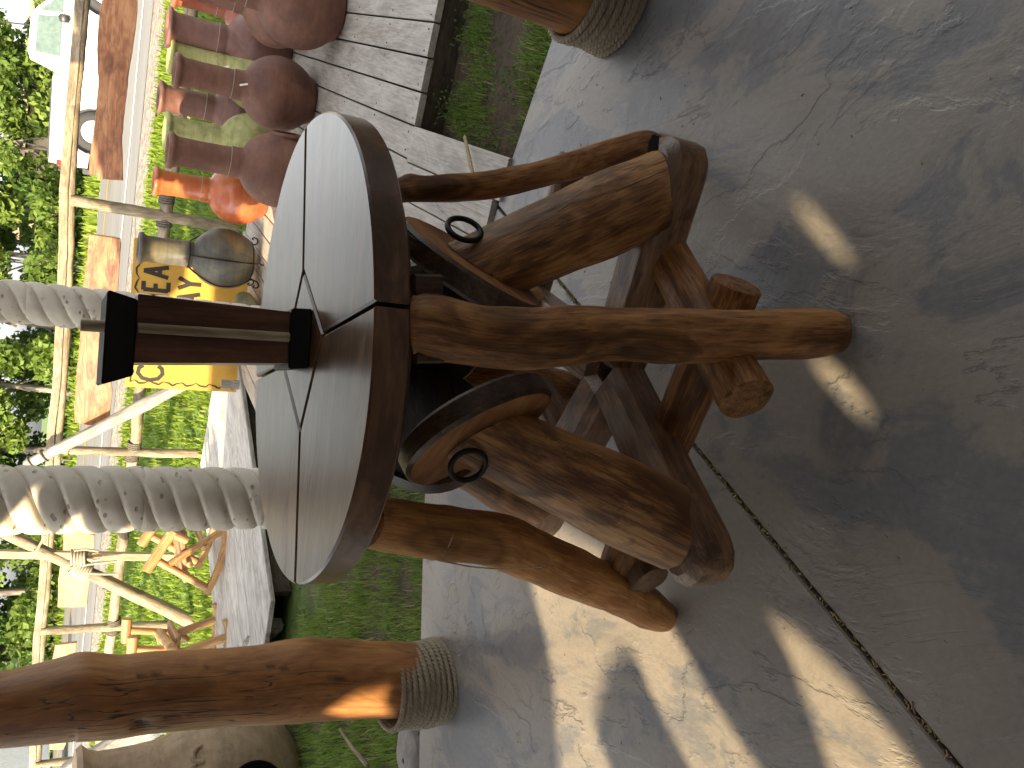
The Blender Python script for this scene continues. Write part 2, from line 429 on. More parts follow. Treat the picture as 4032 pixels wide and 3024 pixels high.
def make_rope():
    t = NT('rope'); g = t.gc(); n = t.noise(t.map(g, (300, 300, 60)), 1, 3, .6)
    c = t.ramp(n, [(.3, (.20, .165, .11)), (.7, (.38, .325, .24))])
    return t.out(c, .9, t.bump(n, .002, .6))
M['rope'] = make_rope()
M['ropedark'] = plain('dark_rope', (.10, .085, .065), .9, var=.4, scale=60)

def make_ground():
    t = NT('lawn_ground'); p = t.n('NewGeometry').outputs['Position']
    a = t.noise(p, 1.3, 5, .6); b = t.noise(p, 14, 5, .65)
    gcol = t.ramp(b, [(.3, (.045, .085, .012)), (.55, (.085, .15, .022)), (.75, (.13, .19, .04))])
    dirt = t.ramp(b, [(.3, (.04, .026, .016)), (.7, (.10, .066, .04))])
    sep = t.n('SeparateXYZ', Vector=p)
    near = t.math('ADD', t.math('MULTIPLY', t.math('SUBTRACT', sep.outputs[1], 5.6), -.9), t.math('MULTIPLY', a, .5), clamp=True)
    c = t.mix(near, gcol, dirt)
    return t.out(c, .95, t.bump(b, .03, .8))
M['ground'] = make_ground()
def make_grass(name, lo, mid, hi, straw):
    t = NT(name); d = t.dk()
    c = t.ramp(d, [(0, lo), (.5, mid), (.9, hi), (.96, straw)])
    m = t.out(c, .6)
    t.b.inputs['Specular IOR Level'].default_value = .25
    tr = t.n('BsdfTranslucent', Color=c); mx = t.n('MixShader', i0=.45, i1=t.b.outputs[0], i2=tr.outputs[0])
    t.l(mx.outputs[0], t.t.nodes['Material Output'].inputs[0])
    return m
M['grass'] = make_grass('grass_blades', (.12, .20, .035), (.22, .33, .062), (.31, .41, .10), (.48, .42, .25))
M['lawn'] = make_grass('lawn_blades', (.10, .165, .013), (.18, .255, .026), (.25, .31, .05), (.24, .25, .07))
M['leaf'] = make_grass('tree_leaves', (.07, .115, .02), (.14, .21, .036), (.22, .28, .06), (.28, .31, .08))
M['leafd'] = make_grass('dark_leaves', (.045, .09, .018), (.09, .155, .03), (.14, .20, .045), (.18, .22, .07))
M['bark'] = wood('bark', (.07, .055, .04), (.15, .125, .10), (.26, .23, .19), .9, .3, 0)
def make_asphalt():
    t = NT('asphalt'); p = t.n('NewGeometry').outputs['Position']
    a = t.noise(p, 40, 4, .6); b = t.noise(t.map(p, (.15, 1.2, 1), (0, 0, rad(10))), 1.2, 4, .6)
    c = t.ramp(t.math('ADD', t.math('MULTIPLY', a, .4), t.math('MULTIPLY', b, .6)), [(.35, (.12, .118, .115)), (.65, (.185, .18, .172))])
    return t.out(c, .85, t.bump(a, .01, .4))
M['asphalt'] = make_asphalt()
def make_gravel():
    t = NT('gravel'); p = t.n('NewGeometry').outputs['Position']
    a = t.noise(p, 9, 6, .7); v = t.n('TexVoronoi', Vector=p, Scale=16.0)
    c = t.ramp(a, [(.35, (.15, .125, .09)), (.5, (.25, .22, .18)), (.7, (.40, .37, .32))])
    c = t.mix(.3, c, v.outputs['Color'], 'MULTIPLY')
    return t.out(c, .95, t.bump(v.outputs['Distance'], .03, .8))
M['gravel'] = make_gravel()
M['white_line'] = plain('road_paint_white', (.72, .72, .70), .7)
M['yellow_line'] = plain('road_paint_yellow', (.55, .36, .06), .7)
M['truck'] = plain('white_car_paint', (.78, .78, .77), .25, var=.02, coat=.6)
M['glass'] = plain('tinted_glass', (.10, .14, .13), .06, var=.2, spec=.8)
M['tyre'] = plain('tyre_rubber', (.02, .02, .02), .8)
M['rim'] = plain('wheel_rim', (.35, .34, .32), .4, .5)
M['red'] = plain('tail_lamp_red', (.5, .02, .02), .2)
M['trim'] = plain('dark_trim', (.018, .018, .02), .5)
def make_sign():
    t = NT('yellow_sign_paint'); g = t.gc(); a = t.noise(g, 6, 4, .6)
    return t.out(t.ramp(a, [(.3, (.43, .235, .03)), (.7, (.52, .30, .05))]), .5, t.bump(a, .002, .3))
M['sign'] = make_sign()
M['paint'] = plain('brown_black_paint', (.022, .018, .012), .5, var=.3)
M['roof'] = wood('porch_boards', (.05, .03, .018), (.085, .052, .03), (.12, .078, .046), .8, .2, .2)
M['joint'] = plain('dirt_in_joint', (.02, .015, .01), .95, var=.5, scale=90, bump=.5)
M['litter'] = plain('dry_litter', (.30, .22, .11), .9, var=.5, scale=150)
M['concrete_stone'] = plain('field_stone', (.22, .20, .18), .85, var=.25, scale=14, bump=.6)
M['shed'] = plain('tan_shed', (.36, .26, .17), .8)
M['whitemetal'] = plain('white_metal', (.75, .76, .74), .5)
M['paleglass'] = plain('pale_plastic', (.55, .62, .58), .25, var=.15)

# ================================================================== THE SETTING
# ---- patio: two stamped slabs either side of an open control joint
j0, j1 = G(1340, 770), G(2070, 1659)
jd = (j1-j0).normalized(); jn = Vector((-jd.y, jd.x, 0))
edge = [(-7, 2.45), (-1.667, 3.221), (-1.175, 3.293), (-.60, 3.36), (-.30, 3.36), (.828, 2.788), (1.247, 2.528), (3.2, 1.30), (4.2, .6), (4.2, -4), (-7, -4)]
def clip(poly, o, n):
    out = []
    for a, b in zip(poly, poly[1:]+poly[:1]):
        a = Vector((*a, 0)); b = Vector((*b, 0)); da = (a-o).dot(n); db = (b-o).dot(n)
        if da >= 0: out.append((a.x, a.y))
        if da*db < 0:
            k = da/(da-db); q = a.lerp(b, k); out.append((q.x, q.y))
    return out
patio = empty('patio', (0, 0, 0), kind='structure')
for sgn in (1, -1):
    MB().prism(clip(edge, j0+jn*sgn*.0065, jn*sgn), -.14, 0, .004).build('concrete_slab', M['concrete'], patio)
MB().bar(j0-jd*.95+Vector((0, 0, -.03)), j1+jd*8+Vector((0, 0, -.03)), .03, .02).build('joint_filler', M['joint'], patio)
# crumbs lying in the joint and on the floor
b = MB()
for i in range(900):
    k = rnd.uniform(-.4, 2.2); p = j0.lerp(j1, k)+jn*rnd.gauss(0, .006)+Vector((0, 0, rnd.uniform(-.012, .002)))
    a = rnd.uniform(0, 6.3); L = rnd.uniform(.002, .008); d = Vector((math.cos(a), math.sin(a), rnd.uniform(-.3, .3)))*L
    b.bar(p-d, p+d, .003, .002)
for i in range(160):
    p = Vector((rnd.uniform(-1.3, 1.3), rnd.uniform(.7, 3.0), .001)); a = rnd.uniform(0, 6.3); d = Vector((math.cos(a), math.sin(a), 0))*rnd.uniform(.0015, .004)
    b.bar(p-d, p+d, .0025, .0018)
tag(b.build('dry_crumbs', M['litter']), kind='stuff')

# ---- ground
RZ = .5
def zz(x, y, oy): return (x/2.1944/S, (oy+y/2.1944)/S)
white = [zz(640, 1450, 2268), zz(715, 640, 2268), zz(880, 460, 1512), zz(1062, 310, 756), zz(1095, 1600, 0), zz(1165, 800, 0)]
wl = [G(*q, RZ) for q in white]
pw = np.polyfit([q.x for q in wl], [q.y for q in wl], 1)
RS, RY = float(pw[0]), float(pw[1])
def off_road(x, y): return (y-(RY+RS*x))/math.hypot(1, RS)
GRV = float(np.mean([off_road(*G(*q, RZ).xy) for q in (zz(830, 1200, 2268), zz(1250, 300, 756), zz(1045, 300, 1512))]))
def gz(x, y):
    d = off_road(x, y); k = max(0, min(1, (d-(GRV-3.6))/3.4)); k = k*k*(3-2*k); return -.11+(RZ-.03+.11)*k
xs = list(np.linspace(-14, 12, 53)); ys = list(np.linspace(-4, 45, 140))
xs = [-300, -120, -50, -24]+xs+[24, 50, 120, 300]; ys = [-60]+ys+[60, 100, 200, 420]
vs = [(x, y, gz(x, y)+(.02*mn.noise(Vector((x*1.3, y*1.3, 0))) if y < 20 else 0)) for y in ys for x in xs]; nx = len(xs)
me = bpy.data.meshes.new('ground'); me.from_pydata(vs, [], [(i*nx+j, i*nx+j+1, (i+1)*nx+j+1, (i+1)*nx+j) for i in range(len(ys)-1) for j in range(nx-1)])
me.materials.append(M['ground']); me.polygons.foreach_set('use_smooth', [True]*len(me.polygons))
ground = bpy.data.objects.new('ground', me); col.objects.link(ground); tag(ground, kind='structure')

# ---- road beyond the lawn, read along its edges and carried on past the frame
yel = [zz(560, 1430, 2268), zz(605, 370, 2268), zz(715, 690, 1512), zz(870, 250, 756)]
yl = [G(*q, RZ) for q in yel]
def band(name, o0, o1, z, mat, parent=None, kind='structure', seg=60):
    b = MB(); dirx = Vector((1, RS, 0)).normalized(); nrm_ = Vector((-dirx.y, dirx.x, 0)); base = Vector((0, RY, 0))
    V = []; Fc = []; g = []
    for i in range(seg+1):
        d = -90+180*i/seg
        for o in (o0, o1):
            p = base+dirx*d+nrm_*o; V.append((p.x, p.y, z)); g.append((0, 0, 0))
    Fc = [(2*i, 2*i+2, 2*i+3, 2*i+1) for i in range(seg)]
    b._add(V, Fc, g); o = b.build(name, mat, parent); 
    if not parent: tag(o, kind=kind)
    return o
yoff = float(np.mean([(q.y-(RY+RS*q.x))/math.hypot(1, RS) for q in yl]))
yoff = min(max(yoff, 3.0), 6.5)
far = yoff*1.0+4.2
road = band('road', GRV*.5, far, RZ, M['asphalt'])
band('edge_line', -.08, .08, RZ+.006, M['white_line'], road)
band('edge_line', far-.6, far-.46, RZ+.006, M['white_line'], road)
band('centre_line', yoff-.2, yoff-.08, RZ+.006, M['yellow_line'], road); band('centre_line', yoff+.08, yoff+.2, RZ+.006, M['yellow_line'], road)
band('gravel_shoulder', GRV, GRV*.45, RZ-.006, M['gravel'])

# ---- porch: roof overhead, building behind, plus an unseen sun mask and side wall added to shade the patio
roof = empty('porch_roof', (0, 0, 2.7), kind='structure')
def roofy(x): return 3.4 if x < -.6 else max(1.5, 3.4-(x+.6)*.52)
for i in range(34):
    x0 = -7+i*.36+.18; ya = .6 if x0 < -3 else -1.9; yb = roofy(x0)
    for y0, y1 in ([(ya, yb)] if not -3.3 < x0 < -2.4 else [(ya, 1.25+(x0+3.6)*.75), (2.1+(x0+3.6)*.55, yb)]):  # gap cut in the boards to let sun onto the thick column
        MB().bar((x0, y0, 2.72), (x0, y1, 2.72), .352, .03).build('roof_board', M['roof'], roof)
for (xa, xb) in ((-3.0, -.6), (-.6, 1.6)):
    MB().bar((xa, roofy(xa)-.1, 2.6), (xb, roofy(xb)-.1, 2.6), .09, .2).build('roof_header_added', M['roof'], roof)  # unseen header beams added to dim the near floor
for i in range(10):
    x0 = -2.2+i*.36
    MB().bar((x0, max(3.9, roofy(x0)+.1), 2.66), (x0, 5.75, 2.66), .352, .03).build('roof_board', M['roof'], roof)
for y in (-1.7, .9):
    MB().bar((-7 if y > 0 else -3, y, 2.62), (5.2, y, 2.62), .1, .16).build('roof_beam', M['roof'], roof)
sidew = empty('shop_or_added_wall', (4.4, -1, 0), 'unseen dark board wall added at the right to dim the patio', 'wall')  # unseen side wall added to darken the floor near the camera
for i in range(14):
    MB().bar((4.4, -3.2, .1+.2*i), (4.4, .4, .1+.2*i), .03, .19).build('board', M['roof'], sidew)
wallb = empty('shop_or_added_wall', (0, -3.2, 0), 'dark board wall of the shop behind the patio', 'wall')
for i in range(14):
    MB().bar((-1, -3.2, .1+.2*i), (5.2, -3.2, .1+.2*i), .03, .19).build('board', M['roof'], wallb)

# sun openings: patches of light on the floor traced back along the sunlight to an unseen panel added to shape them
n2 = Vector((math.cos(SUN_AZ), math.sin(SUN_AZ), 0)); e2 = Vector((-n2.y, n2.x, 0)); CW = -3.5; TE = math.tan(SUN_EL)
def towall(p):
    t = p.dot(n2)-CW; return (p.dot(e2), p.z+t*TE)
lit = [
 [(1112, 1075), (1150, 1275), (1165, 1330), (1190, 1440), (1200, 1560), (1207, 1700), (1225, 1850), (1370, 1850), (1322, 1659), (1285, 1575), (1292, 1530), (1310, 1460), (1345, 1405), (1375, 1420), (1402, 1490), (1442, 1570), (1492, 1659), (1560, 1800), (1740, 1800), (1640, 1659), (1560, 1545), (1500, 1440), (1430, 1320), (1300, 1190)],
 [(1655, 1330), (1700, 1400), (1745, 1530), (1790, 1659), (1840, 1780), (2060, 1780), (1955, 1620), (1830, 1470), (1720, 1360)],
 [(1754, 762), (1772, 768), (1826, 812), (1878, 872), (1884, 895), (1868, 908), (1843, 893), (1794, 835), (1754, 790)],
 [(1722, 432), (1736, 436), (1774, 472), (1832, 545), (1840, 565), (1826, 572), (1772, 520), (1722, 455)],
 [(1478, 884), (1484, 880), (1580, 922), (1576, 930)],
]
holes = [[towall(G(X, Y)) for X, Y in L] for L in lit]
holes.append([towall(AY(X, Y, 2.955)) for X, Y in [(846, 1470), (834, 1500), (846, 1560), (740, 1560), (700, 1530), (760, 1490)]])
holes.append([towall(AY(X, Y, 1.98)) for X, Y in [(915, 1035), (915, 1090), (1000, 1125), (1120, 1125), (1120, 1060), (1000, 1030)]])
screen = empty('screen_sun_mask', tuple(n2*CW), 'unseen panel added left of the patio, its openings shaping the sun patches', 'wall')
def hole_mesh():
    W0, W1, H0, H1 = -4.5, 6.5, -.1, 3.7
    outer = [Vector((W0, H0, 0)), Vector((W1, H0, 0)), Vector((W1, H1, 0)), Vector((W0, H1, 0))]
    loops = [outer]
    for h in holes:
        h = [Vector((a, max(.03, b_), 0)) for a, b_ in h]
        if sum(a.x*b_.y-b_.x*a.y for a, b_ in zip(h, h[1:]+h[:1])) > 0: h.reverse()
        loops.append(h)
    flat = [p for L in loops for p in L]
    tri = tessellate_polygon(loops); b = MB()
    V = [n2*CW+e2*p.x+Vector((0, 0, p.y)) for p in flat]
    b._add(V, [tuple(t) for t in tri], [(0, p.y, p.x) for p in flat])
    o = b.build('screen_mask_panel', M['roof'], screen); md = o.modifiers.new('thickness', 'SOLIDIFY'); md.thickness = .03; md.offset = 0
    return o
hole_mesh()

# ================================================================== THE TABLE
TZ = 1.05
table = empty('log_table', (.05, 1.65, 0), 'round dark log table with four folding log seats tucked under its seamed top', 'table')
ec = Vector((.047, 1.655)); ea, eb, et = .475, .412, rad(9.7)
def rim(a):
    k = 1+.008*math.sin(3*a+1)+.006*math.sin(5*a)
    x, y = ea*k*math.cos(a), eb*k*math.sin(a)
    return (ec.x+x*math.cos(et)-y*math.sin(et), ec.y+x*math.sin(et)+y*math.cos(et))
def rim_angle(p):
    d = Vector(p)-ec; c_, s_ = math.cos(-et), math.sin(-et)
    return math.atan2((d.x*s_+d.y*c_)/eb, (d.x*c_-d.y*s_)/ea)
def TP(X, Y): q = G(X, Y, TZ); return (q.x, q.y)
sR, sF, sL, sB = TP(655, 585), TP(697, 720), TP(648, 930), TP(612, 787)
rR, rF, rL, rB = TP(661, 262), TP(818, 650), TP(637, 1268), TP(555, 815)
def arc(p0, p1, n=36):
    a0, a1 = rim_angle(p0), rim_angle(p1)
    while a1 < a0: a1 += 2*math.pi
    return [rim(a0+(a1-a0)*i/n) for i in range(n+1)]
def shrink(poly, d):
    n = len(poly); P = [Vector(p) for p in poly]; out = []
    if sum(a.x*b_.y-b_.x*a.y for a, b_ in zip(P, P[1:]+P[:1])) < 0: P.reverse()
    for i in range(n):
        e0 = (P[i]-P[i-1]).normalized(); e1 = (P[(i+1) % n]-P[i]).normalized()
        n0 = Vector((-e0.y, e0.x)); n1 = Vector((-e1.y, e1.x)); m = (n0+n1).normalized()
        out.append(P[i]+m*d/max(.4, m.dot(n0)))
    return out
for poly, gr in (([sF, sR, sB, sL], (1, .25)), (arc(rF, rR)+[sR, sF], (1, .12)), (arc(rR, rB)+[sB, sR], (1, .2)), (arc(rB, rL)+[sL, sB], (1, .05)), (arc(rL, rF)+[sF, sL], (1, -.1))):
    MB().prism(shrink(poly, .0040), TZ-.062, TZ, .004, gr).build('tabletop_plank', M['top'], table, True, 25)
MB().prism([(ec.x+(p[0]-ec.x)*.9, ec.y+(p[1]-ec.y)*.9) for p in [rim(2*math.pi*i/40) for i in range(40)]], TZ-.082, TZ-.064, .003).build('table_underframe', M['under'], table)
# legs
def DP(pts, sc, ox, oy): return [((ox+x/sc)/S, (oy+y/sc)/S) for x, y in pts]
def log_from_edges(name, edges, y, mat, parent, ymap=None, n=28, seg=70, **k):
    """edges: (X, Y one side, Y other side) readings of a log standing at depth y"""
    pts = []; rr = []
    for i, (X, Ya, Yb) in enumerate(edges):
        yy = y if ymap is None else ymap(i/(len(edges)-1))
        p = AY(X, (Ya+Yb)/2, yy); pts.append(p); rr.append(abs(Ya-Yb)/2*PX(p)*k.get('fat', 1))
    k.pop('fat', None)
    return MB().tube(pts, rr, n=n, seg=seg, **k).build(name, mat, parent, True)
front = [(895, 640, 762), (927, 637, 770), (1031, 664, 785), (1135, 667, 793), (1212, 662, 789), (1309, 667, 776), (1448, 669, 781), (1587, 671, 778), (1726, 669, 771), (1800, 672, 764), (1824, 684, 752)]
log_from_edges('leg', front, 1.25, M['table'], table, ymap=lambda t: 1.30-.085*t, fat=1.06, amp=.005, bumps=[(.34, 5.2, .045, .012, 0), (.345, 5.3, .024, .004, .7), (.38, 5.0, .01, -.002, .9), (.90, 5.5, .014, -.008, 1), (.15, 4.6, .012, -.001, .6), (.62, 4.3, .012, -.001, .5)])
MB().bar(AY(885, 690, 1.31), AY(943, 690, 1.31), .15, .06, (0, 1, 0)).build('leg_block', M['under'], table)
lf = G(1440, 1345); lt = AY(850, 1140, 1.60)
lefty = [((1500+x/1.383)/S, (1300+ya/1.383)/S, (1300+yb/1.383)/S) for x, ya, yb in [(-60, 925, 1165), (150, 945, 1210), (450, 985, 1248), (620, 1010, 1275), (830, 1105, 1350), (1050, 1205, 1440), (1300, 1330, 1540), (1480, 1440, 1620), (1545, 1500, 1630)]]
log_from_edges('leg', lefty, 1.7, M['honey'], table, ymap=lambda t: 1.585+.12*t, fat=1.14, amp=.006, bumps=[(.5, 1, .03, .004, .4), (.78, .6, .014, -.004, .8)])
righty = [((1500+x/1.58)/S, (450+ya/1.58)/S, (450+yb/1.58)/S) for x, ya, yb in [(60, 415, 560), (140, 400, 550), (400, 380, 545), (700, 350, 520), (1100, 262, 430), (1400, 170, 340), (1620, 108, 270), (1700, 110, 220)]]
log_from_edges('leg', righty, 1.9, M['table'], table, ymap=lambda t: 1.78+.13*t, amp=.004, bumps=[(.08, 2, .03, .012, 0)])
MB().tube([(.0, 2.02, 1.0), (-.02, 2.06, .8), (.01, 2.12, .45), (-.02, 2.2, 0)], [.075, .085, .07, .065], n=24, seg=50, amp=.008, bumps=[(.1, 4.5, .06, .02, 0)]).build('leg', M['table'], table, True)
# stretchers between neighbouring legs
def stretch(p, q, r0, r1, mat='table'):
    MB().tube([p, (Vector(p)+Vector(q))/2+Vector((0, 0, .006)), q], [r0, (r0+r1)/2, r1], n=20, seg=30, amp=.004).build('stretcher', M[mat], table, True)
SBe = AY(1612, 862, 1.20); stretch(SBe, (.56, 1.76, .20), .056, .05)
SAe = AY(1592, 615, 1.31); stretch(SAe, (-.52, 1.72, .20), .055, .05)
SCe = AY(1405, 1255, 1.60); stretch(SCe, (.12, 2.30, .20), .05, .05, 'beam')
stretch((.66, 1.99, .22), (-.08, 2.30, .22), .045, .045, 'beam')
# folding seats: beam, log post, slab seat, iron ring
def seat_unit(az):
    o = Vector((math.cos(rad(az)), math.sin(rad(az)), 0)); t = Vector((-o.y, o.x, 0)); z = Vector((0, 0, 1)); c0 = Vector((.045, 1.65, 0))
    P = lambda a, b_, c_: c0+o*a+t*b_+z*c_
    b = MB(); poly = [(.02, -.055), (.50, -.066), (.535, -.058), (.56, -.035), (.568, 0), (.56, .035), (.535, .058), (.50, .066), (.02, .055)]
    b.prism(poly, .215, .335, .022, (1, 0), (c0, o, t, z))
    beam = b.build('seat_beam', M['beam'], table, True, 40)
    nrm = (o*-.93+z*.30+t*.13).normalized()
    B0, T0 = P(.425, 0, .335), P(.215, 0, .685)
    ax = (T0-B0).normalized()
    post = MB().tube([B0-ax*.02, B0+ax*.1, B0+ax*.25, T0+ax*.03], [.088, .092, .086, .078], n=28, seg=34, amp=.005, freq=4,
              bumps=[(.35, 1.2, .02, .004, .5), (.3, 4.0, .012, -.003, .8), (.75, 2.4, .03, -.004, .3)],
              cuts=((P(0, 0, .338), z), (T0, nrm))).build('seat_post', M['seat'], table, True)
    # D-shaped slab
    up = (z-nrm*z.dot(nrm)).normalized(); sd_ = nrm.cross(up)
    pl = []
    for i in range(40):
        a = 2*math.pi*i/40; r = .172*(1+.05*math.sin(2*a+az)+.035*math.sin(3*a+az*2))
        pl.append((r*1.02*math.cos(a), r*.95*math.sin(a)))
    MB().prism(pl, .002, .054, .008, (1, .1), (T0+up*.035, sd_, up, nrm)).build('seat_slab', M['stain'], table, True, 40)  # dark rim and top colour is painted shade under the table
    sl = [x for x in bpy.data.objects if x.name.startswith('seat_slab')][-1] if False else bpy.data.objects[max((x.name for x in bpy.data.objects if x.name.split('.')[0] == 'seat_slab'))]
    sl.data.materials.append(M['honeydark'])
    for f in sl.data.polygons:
        if f.normal.dot(nrm) < -.8: f.material_index = 1  # underside stays lighter; rim and top carry the painted shade
    rc = T0+o*.07+z*.075
    rb = MB(); vd = (CAM-rc).normalized() if az in (-20, 222) else o
    rb.torus(rc, (o*.75-z*.1+Vector((0, -.5, .2))).normalized(), .036, .0062, 30, 10)
    rb.tube([rc-o*.01-z*.036, rc-o*.03-z*.06], [.008, .009], n=8, seg=2)
    rb.build('pull_ring', M['iron'], table, True)
for az in (-20, 68, 142, 222): seat_unit(az)
hc_ = Vector((.045+.532*math.cos(rad(-20))+.01, 1.65+.532*math.sin(rad(-20))+.02, .336)); hp = []
for i in range(22):
    a = 2*math.pi*i/22; r = .020*(1+.45*mn.noise(Vector((math.cos(a)*2, math.sin(a)*2, 4)))); hp.append((hc_.x+r*1.5*math.cos(a), hc_.y+r*math.sin(a)))
MB().prism(hp, .3338, .3362, .0008).build('rotten_hole', M['hollow'], table)
# twine round the left leg
tw = MB(); q = AY(945, 1150, 1.612)
tw.torus(q+Vector((0, 0, 0)), (.3, -.1, 1), .060, .0017, 30, 6)
tw.tube([q+Vector((-.052, -.035, .01)), q+Vector((-.066, -.045, -.06)), q+Vector((-.075, -.045, -.14)), q+Vector((-.075, -.05, -.24))], [.0017, .0017, .0015, .0012], n=6, seg=14)
tag(tw.build('twine', M['string'], None, True), 'thin brown twine tied around the left leg of the log table', 'twine')

# ================================================================== LANTERN
lc = Vector((.058, 1.66, TZ)); la = rad(3)
lantern = empty('lantern', tuple(lc), 'square dark wood lantern with black cap and bamboo stick standing on the table', 'lantern')
lx = Vector((math.cos(la), math.sin(la), 0)); ly = Vector((-lx.y, lx.x, 0)); lz = Vector((-.085, 0, 1))
lzb = Vector((-.03, 0, 1))
def frustum(z0, z1, w0, w1, ch=.003, lz=lz):
    b = MB(); V = []; g = []
    for z, w_ in ((z0, w0-2*ch), (z0+ch, w0), (z1-ch, w1), (z1, w1-2*ch)):
        for sx_, sy_ in ((-1, -1), (1, -1), (1, 1), (-1, 1)):
            V.append(lc+lx*sx_*w_/2+ly*sy_*w_/2+lz*z); g.append((sx_*w_/2, sy_*w_/2, z))
    Fc = [(3, 2, 1, 0), (12, 13, 14, 15)]+[(4*k+i, 4*k+(i+1) % 4, 4*k+4+(i+1) % 4, 4*k+4+i) for k in range(3) for i in range(4)]
    b._add(V, Fc, g); return b
frustum(0, .040, .116, .118).build('lantern_base', M['black'], lantern)
frustum(.040, .312, .100, .122, .001, lzb).build('lantern_box', M['lantern'], lantern)
frustum(.312, .362, .136, .162).build('lantern_cap', M['black'], lantern)
for k in (0, 2):
    fx = [(-ly), lx, ly, -lx][k]
    p0 = lc+fx*.0585+lzb*.043; p1 = lc+fx*.0695+lzb*(.31)
    bb = MB().tube([p0, p0.lerp(p1, .6), p0.lerp(p1, .62), p0.lerp(p1, .64), p1], [.0092, .0092, .0105, .0092, .009], n=12, seg=30)
    bb.build('bamboo_strip', M['bamboo'], lantern, True)
MB().tube([lc-ly*.058+lzb*.36, lc-ly*.058+lzb*.398], [.0105, .0105], n=12, seg=3).build('bamboo_stub', M['bamboo'], lantern, True)

# ================================================================== PORCH LOGS WITH ROPE
def rope_wrap(parent, c, R0, R1, z0, turns, rr, name='rope_turn', n=110, wob=.004, tilt=(0, 0)):
    for k in range(turns):
        b = MB(); R = R0+(R1-R0)*k/max(1, turns-1); zz_ = z0+k*rr*1.92
        for s3 in range(3):
            pts = []
            for i in range(n):
                a = 2*math.pi*i/n; ph = 2*math.pi*s3/3+a*R/(rr*3.6)*1.0
                ph = 2*math.pi*s3/3+2*math.pi*round(R*2*math.pi/(rr*4.4))*i/n
                q = R+wob*math.sin(a*3+k)+rr*.5*math.cos(ph)
                pts.append(Vector((c[0]+q*math.cos(a), c[1]+q*math.sin(a), c[2]+zz_+rr*.5*math.sin(ph)+tilt[0]*math.cos(a)+tilt[1]*math.sin(a))))
            V = []; g = []; Fc = []; m = 6; r = rr*.50
            for i in range(n):
                t = (pts[(i+1) % n]-pts[i-1]).normalized(); u = Vector((0, 0, 1)); u = (u-t*u.dot(t)).normalized(); v = t.cross(u)
                for j in range(m):
                    th = 2*math.pi*j/m; V.append(pts[i]+u*math.cos(th)*r+v*math.sin(th)*r); g.append((r*math.cos(th), r*math.sin(th), R*2*math.pi*i/n))
                    Fc.append((i*m+j, ((i+1) % n)*m+j, ((i+1) % n)*m+(j+1) % m, i*m+(j+1) % m))
            b._add(V, Fc, g)
        b.build(name, M['rope'], parent, True)
pl = empty('porch_post', (-1.18, 3.08, 0), 'thick knotty log porch post with rope wound around its foot, left of the table', 'post')
ledge = [(-60, 1458, 1616), (0, 1454, 1612), (75, 1438, 1606), (150, 1418, 1599), (175, 1411, 1597), (250, 1417, 1591), (330, 1410, 1579), (460, 1405, 1567), (553, 1397, 1562), (640, 1382, 1556), (680, 1381, 1553), (780, 1387, 1549), (880, 1391, 1546), (940, 1393, 1544), (975, 1394, 1543)]
yl0 = 3.08
pts = []; rr_ = []
for X, Ya, Yb in ledge:
    p = AY(X, (Ya+Yb)/2, yl0); pts.append(p); rr_.append((Yb-Ya)/2*PX(p))
top_dir = (pts[0]-pts[1]).normalized(); pts.insert(0, pts[0]+top_dir*1.05); rr_.insert(0, rr_[0]*.95)
def slit(X0, Y0, X1, Y1, sz, n=9):
    return [(X0+(X1-X0)*i/(n-1), Y0+(Y1-Y0)*i/(n-1), sz*(.55+.45*math.sin(math.pi*i/(n-1))), -.0015, .9) for i in range(n)]
def marks(pts, rr, L):
    """knots and holes read off the photograph: (X, Y, size, height, darkness) -> bumps on a standing log"""
    out = []; zt, zb = pts[0].z, pts[-1].z
    for X, Y, sz, h, d in L:
        p = AY(X, Y, yl0); i = min(range(len(pts)), key=lambda k: abs(pts[k].z-p.z)); c = max(-.95, min(.95, (p.x-pts[i].x)/rr[i]))
        out.append(((zt-p.z)/(zt-zb), 2*math.pi-math.acos(-c), sz, h, d))
    return out
MB().tube(pts, rr_, n=56, seg=190, amp=.004, freq=3, bumps=marks(pts, rr_, [(300, 1535, .040, -.012, 1), (285, 1532, .02, -.006, 1), (355, 1522, .022, -.006, .8), (375, 1520, .022, -.006, .8), (395, 1523, .016, -.004, .7),
    (430, 1425, .012, -.002, .7)]+slit(560, 1419, 600, 1425, .011)+slit(684, 1438, 735, 1435, .012)+slit(610, 1402, 645, 1400, .008)+slit(738, 1519, 758, 1517, .013)+slit(780, 1512, 812, 1509, .006)+slit(535, 1552, 565, 1553, .009)+slit(292, 1439, 350, 1434, .007))).build('log', M['post'], pl, True)
bc = pts[-1]
rope_wrap(pl, (bc.x, bc.y, .012), rr_[-1]+.020, rr_[-1]+.012, 0, 10, .0125, tilt=(0, .008))
pr_c = G(1338, 106); RRAD = .150
prc = Vector((pr_c.x+RRAD+.02, pr_c.y+.03, 0))
pr = empty('porch_post', tuple(prc), 'smooth log porch post with rope foot beside the decking, partly outside the picture', 'post')
MB().tube([prc, prc+Vector((.01, 0, .4)), prc+Vector((.03, .02, 1.2)), prc+Vector((.05, .03, 2.7))], [RRAD+.004, RRAD, RRAD-.006, RRAD-.015], n=48, seg=90, amp=.004, freq=3, bumps=[(.16, 3.3, .02, -.01, 1), (.11, 3.9, .05, -.004, .7), (.28, 3.8, .03, -.002, .5)]).build('log', M['post'], pr, True)
rope_wrap(pr, (prc.x, prc.y, .013), RRAD+.018, RRAD+.012, 0, 7, .0125)
for p_ in (pl, pr): p_['group'] = 'log porch posts with rope feet'

